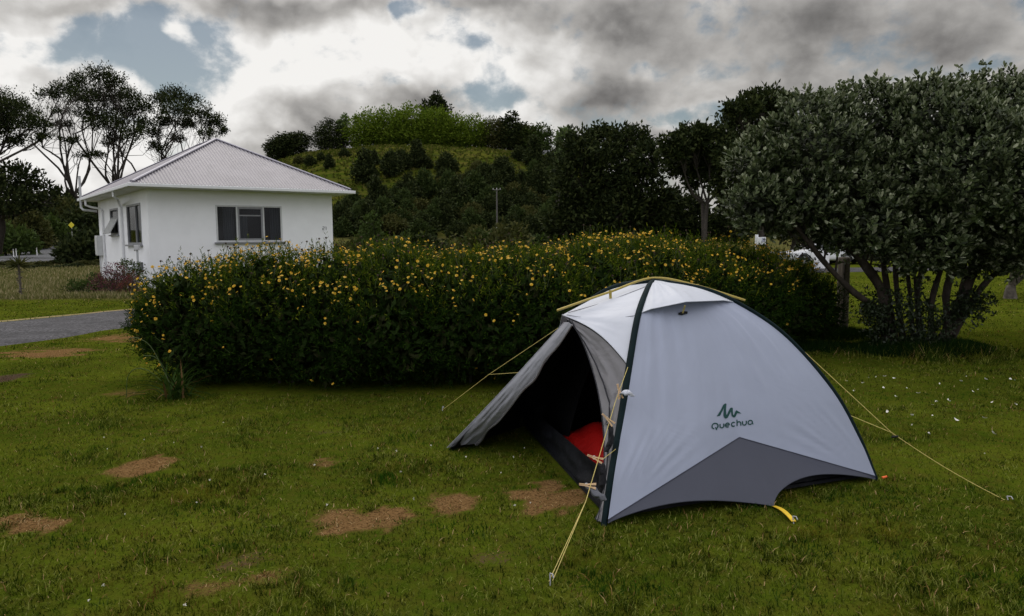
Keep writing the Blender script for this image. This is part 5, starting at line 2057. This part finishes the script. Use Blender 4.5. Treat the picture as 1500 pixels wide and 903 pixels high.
# small white petals dropped on the grass in front of the tree
PET = surf('petal_white', (.70, .68, .62), .7, .08, 40)
gp = np.random.default_rng(12)
spots = [(1272, 558), (1283, 557), (1296, 556), (1240, 563), (1328, 573), (1345, 580), (1366, 597), (1388, 590), (1407, 563), (1415, 556), (1425, 578), (1372, 593), (1312, 585), (1453, 594), (1487, 597), (1480, 560), (1442, 617), (1335, 611), (1400, 619), (1300, 606), (1366, 612), (1391, 592), (1444, 560), (1486, 561), (1264, 566), (1310, 559), (1432, 575), (1294, 573), (1455, 640), (1360, 640), (1250, 577), (1376, 566)]
pet0 = None
for px, py in spots:
    q = gnd(px, py); z = Hs(q.x, q.y) + .032
    if pet0 is None:
        mb = MB()
        P = []
        for i in range(5):
            for j in range(4):
                u_, v_ = i / 4 - .5, j / 3 - .5
                w_ = (1 - (2 * u_) ** 2 * .85)
                P.append((u_ * .05, v_ * .030 * w_, .010 * (u_ * 2) ** 2 + .006 * (v_ * 2) ** 2))
        P = np.array(P).reshape(5, 4, 3)
        mb.grid(P + np.array([0, 0, .0012])); mb.grid(P[::-1])
        o = pet0 = mb.build('fallen_petal', PET, None, True)
        tag(o, 'small white petal lying on the grass right of the tent', 'petal', 'white petals scattered on the lawn')
    else:
        o = pet0.copy(); COL.objects.link(o)
    s_ = gp.uniform(.4, .95)
    o.location = (q.x, q.y, z); o.scale = (s_, s_, s_)
    o.rotation_euler = (gp.normal() * .4, gp.normal() * .4, gp.uniform(0, 6.3))

# ---------------------------------------------------------------- trees beyond
DK = leaf_mat('leaf_dark', (.010, .015, .005), (.022, .032, .010), (.058, .070, .022), .12, .7, .06)
MID_ = leaf_mat('leaf_mid', (.028, .045, .012), (.045, .070, .018), (.070, .098, .026), .25, .7, .06)
LIGHT = leaf_mat('leaf_light', (.050, .086, .007), (.098, .148, .013), (.17, .22, .026), .3, .7, .06)
PALE = leaf_mat('leaf_pale', (.07, .10, .04), (.10, .14, .055), (.14, .18, .08), .3, .7, .06)
OLIVE = leaf_mat('leaf_olive', (.030, .036, .012), (.055, .060, .018), (.095, .090, .030), .2, .7, .06)

SCRUB = leaf_mat('leaf_scrub', (.018, .030, .009), (.034, .052, .015), (.065, .085, .024), .2, .7, .06)

# the open-crowned trees behind the cabin
g1 = np.random.default_rng(2)
Y = 62
G_L = 'tall open-crowned trees on the left'
make_tree('gum_tree', 'tall open-crowned tree rising behind the left eave of the cabin', 'tree', at(176, 372, Y) * 1.0, lobes_at(
    [(72, 136, 22, 7), (95, 128, 24, 9), (117, 118, 26, 9), (146, 110, 27, 10), (167, 122, 22, 10), (120, 142, 28, 9), (150, 140, 30, 12), (185, 140, 22, 10), (130, 165, 26, 10), (155, 180, 28, 13), (185, 165, 26, 13), (206, 156, 18, 10), (167, 206, 20, 9), (196, 196, 20, 11), (212, 180, 16, 11), (90, 182, 15, 4), (102, 206, 16, 4), (122, 226, 14, 4), (84, 163, 13, 4), (142, 226, 14, 4)], Y, 1.6), DK, BARKD, 17000, .20, 61, G_L,
    trunk_r=.20, fork=.34, stems=2, clump=26, sig=.20, aspect=.42, fill=.0, twigs=.45, spread=1.2, wob=.26)
make_tree('gum_tree', 'tall open-crowned tree rising behind the roof ridge of the cabin', 'tree', at(246, 372, Y + 4), lobes_at(
    [(235, 146, 20, 9), (255, 140, 22, 9), (276, 150, 22, 9), (292, 165, 22, 9), (312, 178, 20, 9), (322, 191, 12, 7), (256, 161, 22, 9), (240, 178, 16, 8), (226, 196, 14, 9), (276, 181, 16, 6), (300, 196, 14, 6), (260, 201, 12, 5), (231, 215, 16, 7)], Y + 4, 1.5), DK, BARKD, 11000, .20, 62, G_L,
    trunk_r=.17, fork=.40, stems=1, clump=26, sig=.20, aspect=.42, fill=.0, twigs=.45, spread=.9, wob=.26)
make_tree('gum_tree', 'tall open-crowned tree cut by the left edge of the view', 'tree', at(-60, 372, Y - 6), lobes_at(
    [(-10, 150, 40, 14), (25, 158, 30, 13), (48, 178, 24, 12), (10, 182, 36, 13), (-40, 170, 40, 16), (62, 198, 14, 6), (-80, 150, 40, 18), (30, 205, 20, 5), (-90, 200, 40, 16)], Y - 6, 1.5), DK, BARKD, 18000, .21, 63, G_L,
    trunk_r=.26, fork=.5, stems=2, clump=26, sig=.19, aspect=.42, fill=.05, twigs=.35, spread=1.0, wob=.22)
make_tree('dark_tree', 'low dark tree on the left below the open-crowned trees', 'tree', at(-5, 368, 58), lobes_at(
    [(-30, 268, 45, 24), (15, 262, 38, 22), (50, 285, 32, 20), (5, 295, 44, 20), (-40, 300, 40, 22), (70, 294, 14, 10)], 58, 1.5), DK, BARKD, 7000, .34, 64, None, trunk_r=.3, fork=.45, clump=10, sig=.14, fill=.4)

# bushes: a few kinds, copied
def bush_proto(name, seed, lobes, leafm, n, lsize, label, group, **kw):
    return make_tree(name, label, 'bush', (0, 0, 0), lobes, leafm, BARKD, n, lsize, seed, group, local=True, trunk_r=.07, fork=.2, stems=2, twigs=.15, **kw)


LB = [(0, 0, .95, .85, .8, .85), (.6, .2, .7, .65, .6, .65), (-.6, -.1, .65, .65, .65, .6), (.1, .1, 1.5, .55, .55, .55)]
LB2 = [(0, 0, .8, .8, .8, .75), (.0, .1, 1.5, .6, .6, .7), (.1, -.1, 2.2, .38, .38, .55), (.5, 0, .7, .5, .5, .6)]
LB3 = [(0, 0, .6, 1.1, .9, .6), (.9, .2, .5, .7, .6, .5), (-.9, .1, .55, .7, .6, .5), (.3, 0, 1.0, .6, .6, .45)]


def spread(proto, spots, used):
    """the prototype stands on the first spot, copies of it on the others"""
    for i, (x, y, s, lab) in enumerate(spots):
        o = proto if not used[0] else copy_tree(proto)
        used[0] = True
        if lab:
            o['label'] = lab
        sz = s * random.uniform(.85, 1.15)
        o.location = (x, y, Hs(x, y) - .05)
        o.scale = (s, s, sz)
        o.rotation_euler = (0, 0, random.uniform(0, 6.28))


def on_hill(px, py):
    """where the sight line of a pixel meets the terrain"""
    d = ray(px, py); d = d / d.y
    for y in np.arange(42, 240, .5):
        p = Vector((0, 0, CAM_Z)) + d * y
        if p.z < Hs(p.x, p.y):
            return p
    return None


gb = np.random.default_rng(77)
G_S = 'dark shrubs over the lower hillside'
protos = [bush_proto('hill_shrub', 80 + i, l, m_, 3200, .26, 'dark shrub among the scrub on the lower hillside', G_S, clump=9, sig=.16) for i, (l, m_) in enumerate(((LB, DK), (LB2, DK), (LB3, OLIVE), (LB, SCRUB)))]
useds = [[False] for _ in protos]
n_s = 0
def hill_spot(px, py, s, k_=None, lab=None):
    global n_s
    p = on_hill(px, py)
    if p is None:
        return
    k_ = int(gb.integers(0, 4)) if k_ is None else k_
    spread(protos[k_], [(p.x, p.y, s * p.y / 100, lab)], useds[k_])
    n_s += 1
for row, (py, x0_, x1_, step, s) in enumerate([(349, 500, 1300, 34, 1.5), (340, 500, 960, 28, 1.5), (329, 505, 900, 25, 1.5), (317, 520, 880, 24, 1.5), (306, 550, 860, 24, 1.45), (295, 590, 850, 24, 1.4), (284, 640, 850, 25, 1.3), (273, 665, 850, 26, 1.15), (264, 690, 850, 28, 1.0)]):
    for px in np.arange(x0_, x1_, step):
        hill_spot(px + gb.normal() * 8, py + gb.normal() * 3, s * gb.uniform(.7, 1.25))
G_P = 'single bushes dotted over the upper pasture'
for px, py, s, k_ in ((455, 243, .9, 0), (483, 248, 1.0, 1), (534, 268, 2.3, 1), (549, 243, 1.0, 1), (568, 243, .9, 0), (586, 249, 1.6, 0), (612, 246, 1.7, 1), (624, 247, 1.0, 0), (575, 258, 2.0, 0), (470, 236, .8, 0), (505, 231, .8, 0), (440, 240, .8, 2), (762, 236, 1.2, 0), (782, 246, 1.9, 1), (735, 259, 1.7, 0), (700, 252, 1.3, 2), (655, 256, 1.6, 0), (810, 258, 2.0, 0)):
    p = on_hill(px, py)
    if p is None: continue
    o = copy_tree(protos[k_])
    o['label'] = 'small dark bush standing alone on the upper pasture of the hill'; o['group'] = G_P
    o.name = 'pasture_bush'
    s_ = s * p.y / 130
    o.location = (p.x, p.y, p.z - .1); o.scale = (s_, s_, s_ * random.uniform(.9, 1.2)); o.rotation_euler = (0, 0, random.uniform(0, 6.28))
print('hill shrubs', n_s)
# rough pasture on the hill
def tussocks():
    g = np.random.default_rng(19)
    n = 26000
    x, y = g.uniform(-72, 40, n), g.uniform(96, 196, n)
    k = (H(x, y) > 2.5) & (fbm(x, y, 1 / 9.0, 3) + .25 * g.normal(size=n) > .52)
    x, y = x[k], y[k]
    mb = MB()
    for _ in range(3):
        d = np.stack([g.normal(0, .5, len(x)), g.normal(0, .5, len(x)), np.ones(len(x))], -1)
        leaves(mb, np.stack([x + g.normal(0, .15, len(x)), y, H(x, y) - .05], -1), d, g.uniform(.25, .7, len(x)), g.uniform(.2, .45, len(x)), 'kite', .05, g, ref=(0, 1, .01))
    tag(mb.build('pasture_grass', leaf_mat('tussock', (.030, .048, .006), (.060, .070, .012), (.13, .115, .035), .2, .8, .0)), kind='stuff')
tussocks()
# brighter bushes just beyond the hedge
for px, py, s, lab, m_, k_ in ((542, 362, 1.25, 'fresh green bush beside the right wall of the cabin', MID_, LB2), (700, 352, 1.15, 'green bush beyond the hedge below the power pole', MID_, LB), (728, 358, 1.9, 'olive bush beyond the hedge in front of the power pole', OLIVE, LB3), (515, 352, 1.3, 'brownish bush close to the right corner of the cabin', OLIVE, LB3), (812, 356, 1.1, 'low olive bush beyond the middle of the hedge', OLIVE, LB3)):
    o = bush_proto('garden_bush', int(px), k_, m_, 2600, .15, lab, None, clump=9, sig=.15)
    y = 44
    p = at(px, py, y)
    o.location = (p.x, y, Hs(p.x, y) - .05); o.scale = (s,) * 3

# low growth just past the hedge
gx = np.random.default_rng(41)
for i, px in enumerate(np.arange(505, 960, 17)):
    o = copy_tree(protos[[2, 3, 2, 0][i % 4]])
    o.name = 'field_bush'
    o['label'] = 'low bush in the rough strip beyond the hedge, below the scrub'; o['group'] = 'low bushes in the strip beyond the hedge'
    y = gx.uniform(54, 68); p = at(px + gx.normal() * 5, 356, y); s_ = gx.uniform(.6, 1.25)
    o.location = (p.x, y, Hs(p.x, y) - .08); o.scale = (s_ * 1.5, s_ * 1.5, s_ * .9); o.rotation_euler = (0, 0, gx.uniform(0, 6.28))

# trees along the hill's crest
CR1 = [(0, 0, 4.2, 3.4, 3.2, 3.0), (1.6, .3, 3.2, 2.4, 2.4, 2.2), (-1.7, 0, 3.4, 2.4, 2.4, 2.3), (.2, -.2, 6.2, 2.3, 2.3, 1.9), (0, 0, 2.2, 2.8, 2.6, 1.6)]
CR2 = [(0, 0, 3.6, 2.6, 2.6, 2.9), (.8, .2, 5.6, 1.9, 1.9, 1.8), (-1.0, 0, 4.8, 1.8, 1.8, 1.8), (0, 0, 1.9, 2.3, 2.3, 1.5)]
CR3 = [(0, 0, 4.6, .9, .9, 1.4), (.5, 0, 6.5, .7, .7, 1.0), (-.6, .2, 5.6, .7, .7, .9), (1.0, 0, 4.8, .6, .6, .7)]
CR4 = [(0, 0, 2.5, 2.8, 2.8, 1.2), (0, 0, 4.4, 2.2, 2.2, 1.3), (0, 0, 6.2, 1.6, 1.6, 1.3), (0, 0, 8, .9, .9, 1.2), (1.2, 0, 7, .8, .8, .8), (-1.2, 0, 7.4, .7, .7, .8)]
crest = [
    (427, 236, 42, 28, CR2, DK, 'round dark tree leftmost on the hill crest'),
    (412, 238, 38, 22, CR2, DK, 'small dark tree touching the leftmost tree of the hill crest'),
    (485, 224, 48, 28, CR1, DK, 'round blackish tree second along the hill crest, before the light green row'),
    (503, 216, 48, 12, CR3, PALE, 'thin pale tree poking up left of the light green row'),
    (538, 220, 56, 36, CR1, LIGHT, 'light green tree at the left end of the crest row'),
    (572, 219, 62, 34, CR1, LIGHT, 'light green tree second from the left in the crest row'),
    (604, 218, 64, 36, CR1, LIGHT, 'tall light green tree in the middle of the crest row'),
    (638, 218, 60, 36, CR1, LIGHT, 'light green tree in the crest row below the dark conifer'),
    (664, 219, 52, 30, CR1, LIGHT, 'light green tree right of the conifer in the crest row'),
    (693, 219, 50, 32, CR1, LIGHT, 'light green round tree at the right end of the crest row'),
    (640, 215, 78, 30, CR4, DK, 'dark conifer standing up behind the light green crest row'),
    (722, 220, 48, 26, CR1, OLIVE, 'olive tree just right of the light green crest row'),
    (745, 219, 56, 18, CR3, DK, 'thin dark open tree on the right of the hill crest'),
    (752, 222, 42, 26, CR2, DK, 'dark bluish tree under the thin open tree on the crest'),
    (783, 226, 44, 28, CR2, MID_, 'green tree rightmost on the hill crest beside the shed'),
    (770, 222, 40, 24, CR1, OLIVE, 'dull olive tree filling the gap before the rightmost crest tree'),
]
for i, (px, py, hh, ww, lob, m_, lab) in enumerate(crest):
    p = on_hill(px, max(py, 221))
    y = 188 if i != 10 else 196
    q = at(px, py, y)
    hgt = hh * y / F_PX
    top = max(l[2] + l[5] for l in lob); wid = max(abs(l[0]) + l[3] for l in lob)
    o = make_tree('crest_tree', lab, 'tree', (0, 0, 0), lob, m_, BARKD, 6500 if lob is not CR3 else 1100, .44, 300 + i, 'trees along the hill crest', local=True, trunk_r=.22, fork=.25, twigs=.15, clump=9, sig=.15)
    z = Hs(q.x, y)
    zt_ = at(px, py - hh, y).z
    o.location = (q.x, y, z - .1)
    o.scale = (ww * y / F_PX / wid, ww * y / F_PX / wid, max(.3, (zt_ - z) / top))
# shed roof on the crest's right shoulder
p = at(806, 236, 186)
sh = empty('shed', (p.x, 186, Hs(p.x, 186) - .3), 'grey shed roof on the right shoulder of the hill', 'shed', rz=-.15)
mb = MB(); mb.box((0, 0, .9), (5.4, 4, 2.2)); mb.build('wall', surf('shed_wall', (.2, .2, .2), .8, .1, 2), sh)
zs = at(806, 230, 186).z - sh.location.z
mb = MB(); mb.box((0, -.2, zs), (6.6, 5, .16), np.array(Matrix.Rotation(.14, 3, 'Y'))); mb.build('roof', surf('shed_roof', (.42, .42, .46), .5, .1, 2), sh)

# dark trees behind the hedge on the right
G_R = 'dark evergreen trees behind the hedge on the right'
def big(name, lab, base, lst, Y, m_, n, ls, seed, **kw):
    k = dict(trunk_r=.22, fork=.3, clump=11, sig=.15, fill=.35, twigs=.25)
    k.update(kw)
    b_ = at(*base, Y); b_.z = Hs(b_.x, Y)
    return make_tree(name, lab, 'tree', b_, lobes_at(lst, Y, 1.0), m_, BARKD, n, ls, seed, G_R, **k)
big('evergreen_tree', 'wide black-green tree with a flat feathery top left of the trunked tree', (895, 352), [(850, 218, 28, 26), (885, 210, 30, 24), (925, 208, 28, 22), (950, 235, 22, 26), (845, 262, 36, 34), (890, 260, 44, 40), (935, 275, 34, 38), (855, 315, 40, 34), (905, 318, 44, 34), (950, 325, 28, 30), (820, 330, 24, 24), (972, 300, 14, 20)], 46, DK, 24000, .30, 401)
big('pale_tree', 'pale yellow-green tree peeking out left of the wide dark tree', (828, 330), [(830, 205, 14, 16), (836, 225, 16, 16), (826, 232, 10, 12)], 54, PALE, 2600, .28, 402, trunk_r=.15)
big('evergreen_tree', 'dark tree with a bare leaning trunk between the wide dark tree and the pine', (1035, 352), [(990, 215, 22, 18), (1015, 200, 26, 16), (1045, 208, 28, 18), (1000, 240, 26, 16), (1035, 240, 32, 20), (1070, 232, 22, 22), (1065, 270, 24, 22), (1020, 262, 18, 14)], 40, DK, 13000, .25, 403, trunk_r=.14, fork=.5, stems=2, spread=.7)
big('pine_tree', 'tall dark pine whose top shows left of the broad tree', (1125, 350), [(1090, 160, 28, 12), (1120, 145, 32, 12), (1145, 155, 20, 14), (1075, 178, 22, 12), (1110, 178, 38, 18), (1140, 195, 32, 22), (1090, 215, 34, 22), (1120, 245, 40, 30), (1110, 300, 40, 30), (1075, 300, 22, 24)], 42, DK, 17000, .25, 404, trunk_r=.2, up=.9)
big('evergreen_tree', 'low dark tree under the bare leaning trunk, close behind the hedge', (1010, 352), [(982, 296, 22, 20), (1012, 302, 22, 18), (985, 325, 30, 26), (1035, 330, 34, 22), (1075, 335, 28, 20), (960, 335, 20, 16)], 50, DK, 9000, .28, 405)
for i, (px, y, w_, hgt) in enumerate(((1160, 62, 40, 110), (1215, 64, 44, 130), (1275, 60, 44, 120), (1335, 64, 46, 140), (1395, 60, 44, 120), (1455, 62, 44, 140), (1520, 60, 48, 130))):
    lst = [(px, 350 - hgt * .3, w_, hgt * .3), (px - w_ * .4, 350 - hgt * .55, w_ * .7, hgt * .25), (px + w_ * .4, 350 - hgt * .6, w_ * .7, hgt * .25), (px, 350 - hgt * .85, w_ * .6, hgt * .2)]
    big('boundary_tree', 'dark tree in the row seen through the stems of the broad tree', (px, 352), lst, y, DK if i % 2 else OLIVE, 7000, .38, 420 + i)['group'] = 'dark trees beyond the lane on the right'

# second bush at the right edge
p = gnd(1480, 437); p.z = 0
g2 = np.random.default_rng(8)
make_tree('leaning_tree', 'dark leaning tree at the right edge behind the broad tree', 'tree', p, lobes_at([(1500, 378, 40, 24), (1545, 350, 50, 40), (1490, 345, 40, 34)], p.y, .3), DK, BARK, 5200, .11, 431, None, trunk_r=.15, fork=.2, clump=10, sig=.15)
# roadside scrub on the left
G_B = 'green scrub along the road on the left'
pb = [bush_proto('roadside_bush', 500 + i, l, m_, 2400, .22, 'green bush on the bank above the road on the left', G_B, clump=9, sig=.15) for i, (l, m_) in enumerate(((LB, MID_), (LB3, DK), (LB, OLIVE), (LB3, MID_)))]
ub = [[False] for _ in pb]
for px, py, y, s, k_ in ((-40, 372, 92, 3.2, 0), (5, 370, 88, 2.8, 3), (40, 362, 105, 3.0, 2), (22, 350, 112, 3.4, 0), (70, 352, 120, 3.0, 3), (-20, 350, 112, 3.6, 2), (55, 338, 130, 3.8, 1), (92, 345, 140, 3.8, 2), (15, 332, 135, 3.8, 1), (-30, 330, 130, 4.0, 1), (80, 325, 150, 4.4, 1), (105, 330, 150, 4.2, 1), (40, 322, 150, 4.2, 1), (130, 345, 140, 4.2, 1), (150, 335, 150, 4.6, 1), (0, 318, 150, 4.2, 1), (65, 315, 160, 4.4, 1), (120, 318, 160, 4.6, 1), (95, 312, 165, 4.6, 1), (140, 312, 165, 4.6, 1)):
    p = at(px, py, y)
    spread(pb[k_], [(p.x, y, s, None)], ub[k_])
for px, y, s, lab in ((133, 58, 2.0, 'large dark bush at the road corner behind the cabin'), (112, 62, 1.5, 'dark bush left of the large one at the road corner'), (150, 60, 2.2, 'dark bush half hidden by the cabin side wall')):
    o = copy_tree(pb[1]); p = at(px, 372, y)
    o['label'] = lab; del o['group']
    o.location = (p.x, y, Hs(p.x, y) - .1); o.scale = (s, s, s * .95)
for i in range(9):
    px = -30 + i * 22
    o = copy_tree(pb[[1, 2, 2][i % 3]]); y = 50 + (i % 3) * 3; p = at(px, 385, y)
    o['label'] = 'low dark bush in the strip between the paddock and the road'; o['group'] = 'low bushes between the paddock and the road'
    o.name = 'paddock_bush'
    o.location = (p.x, y, Hs(p.x, y) - .1); o.scale = (.9, .9, .24); o.rotation_euler = (0, 0, i * 1.3)

# garden bed at the cabin's side
def shrub(name, lab, px, py, y, lob, m_, n, ls, seed, s=1.0):
    o = bush_proto(name, seed, lob, m_, n, ls, lab, None, clump=8, sig=.16)
    p = at(px, py, y); o.location = (p.x, y, Hs(p.x, y) - .02); o.scale = (s, s, s)
    return o
PURP = leaf_mat('leaf_purple', (.05, .012, .020), (.10, .022, .035), (.19, .05, .07), .2, .6)
RUST = leaf_mat('leaf_rust', (.08, .02, .015), (.14, .035, .025), (.20, .06, .035), .2, .6)
shrub('red_shrub', 'dark red leaved shrub in the bed by the cabin side wall', 165, 424, 22.8, LB, PURP, 2200, .09, 601, .52)
shrub('red_shrub', 'rusty red shrub nearest the gas bottle by the cabin', 193, 427, 22.6, LB, RUST, 1600, .08, 602, .38)
shrub('green_shrub', 'broad green plant with arching leaves left of the red shrubs', 130, 422, 23.2, LB3, MID_, 900, .20, 603, .46)
shrub('green_shrub', 'leafy green shrub behind the red shrubs under the side window', 188, 420, 23.8, LB, MID_, 1500, .14, 604, .55)
shrub('green_shrub', 'low dark green plant at the left end of the cabin bed', 112, 424, 23.4, LB3, DK, 900, .14, 605, .30)
# young cordyline-like plant in the paddock
b0 = at(30, 430, 22.5); b0.z = Hs(b0.x, b0.y)
yt = empty('young_palm', b0, 'small spiky plant on a single thin stem in the paddock', 'plant')
mb = MB(); mb.tube([(0, 0, -.05), (.01, 0, .5), (0, 0, 1.0)], [.035, .03, .025], 7)
gq = np.random.default_rng(3)
c = np.stack([gq.normal(size=60) * .02, gq.normal(size=60) * .02, gq.uniform(.05, .85, 60)], -1)
leaves(mb, c, gq.normal(size=(60, 3)) + np.array([0, 0, .4]), .13, .03, 'kite', .05, gq)
mb.build('stem', BARK, yt)
mb = MB()
n = 90
d = unit(gq.normal(size=(n, 3)) * np.array([1, 1, .35]) + np.array([0, 0, .25]))
leaves(mb, np.tile((0, 0, .98), (n, 1)) + d * .02, d, gq.uniform(.3, .5, n), .045, 'kite', -.05, gq)
mb.build('fronds', OLIVE, yt)

# road furniture on the left, power pole on the hill foot
MPW = surf('marker_white', (.70, .70, .68), .6, .05, 6)
mp0 = None
for px, py, y, lab in ((54, 369, 84, 'white marker post beside the bend of the road'), (20, 374, 78, 'left white marker post of the pair by the road'), (24, 374, 79, 'right white marker post of the pair by the road')):
    p = at(px, py, y); z = Hs(p.x, y)
    if mp0 is None:
        o = mp0 = empty('marker_post', (p.x, y, z), lab, 'marker post', 'white marker posts by the road')
        mb = MB(); mb.box((0, 0, .4), (.10, .05, 1.1), taper=.8); bevel(mb.build('shaft', MPW, o), .01)
        mb = MB(); mb.box((0, -.03, .85), (.09, .02, .16)); mb.build('reflector', surf('reflector', (.30, .28, .26), .4, .05, 5), o)
    else:
        o = copy_tree(mp0); o['label'] = lab
    o.location = (p.x, y, z)
y = 72
p = at(105, 330, y)
sg = empty('road_sign', (p.x, y, Hs(p.x, y)), 'small yellow diamond road sign at the road corner', 'road sign')
hz = p.z - sg.location.z
mb = MB(); mb.tube([(0, 0, -.2), (0, 0, hz + .3)], .035, 8); mb.build('pole', STEEL, sg)
mb = MB(); mb.box((0, -.05, hz), (.42, .02, .42), np.array(Matrix.Rotation(RAD(45), 3, 'Y'))); mb.build('panel', surf('sign_yellow', (.72, .62, .04), .5, .05, 5), sg)
y = 84
p = at(728, 312, y); z0_ = Hs(p.x, y)
ppole = empty('power_pole', (p.x, y, z0_), 'wooden power pole with a crossarm standing at the foot of the hill', 'power pole')
ht = at(726, 275, y).z - z0_
mb = MB(); mb.tube([(0, 0, -.3), (0, 0, ht)], [.11, .075], 10); mb.build('shaft', surf('pole_wood', (.09, .085, .08), .9, .2, 8), ppole, True)
mb = MB(); mb.box((0, -.13, ht - .25), (.95, .06, .07)); mb.build('crossarm', surf('arm_wood', (.15, .14, .13), .9, .2, 8), ppole)
for x in (-.7, 0, .7):
    mb = MB(); mb.tube([(x * .55, -.13, ht - .21), (x * .55, -.13, ht - .08)], [.03, .025], 8); mb.build('insulator', MPW, ppole)
mb = MB(); mb.tube([(0, 0, ht * .26), (0, 0, ht * .44)], [.113, .10], 12); mb.build('white_band', surf('band_white', (.36, .36, .36), .7, .05, 5), ppole)
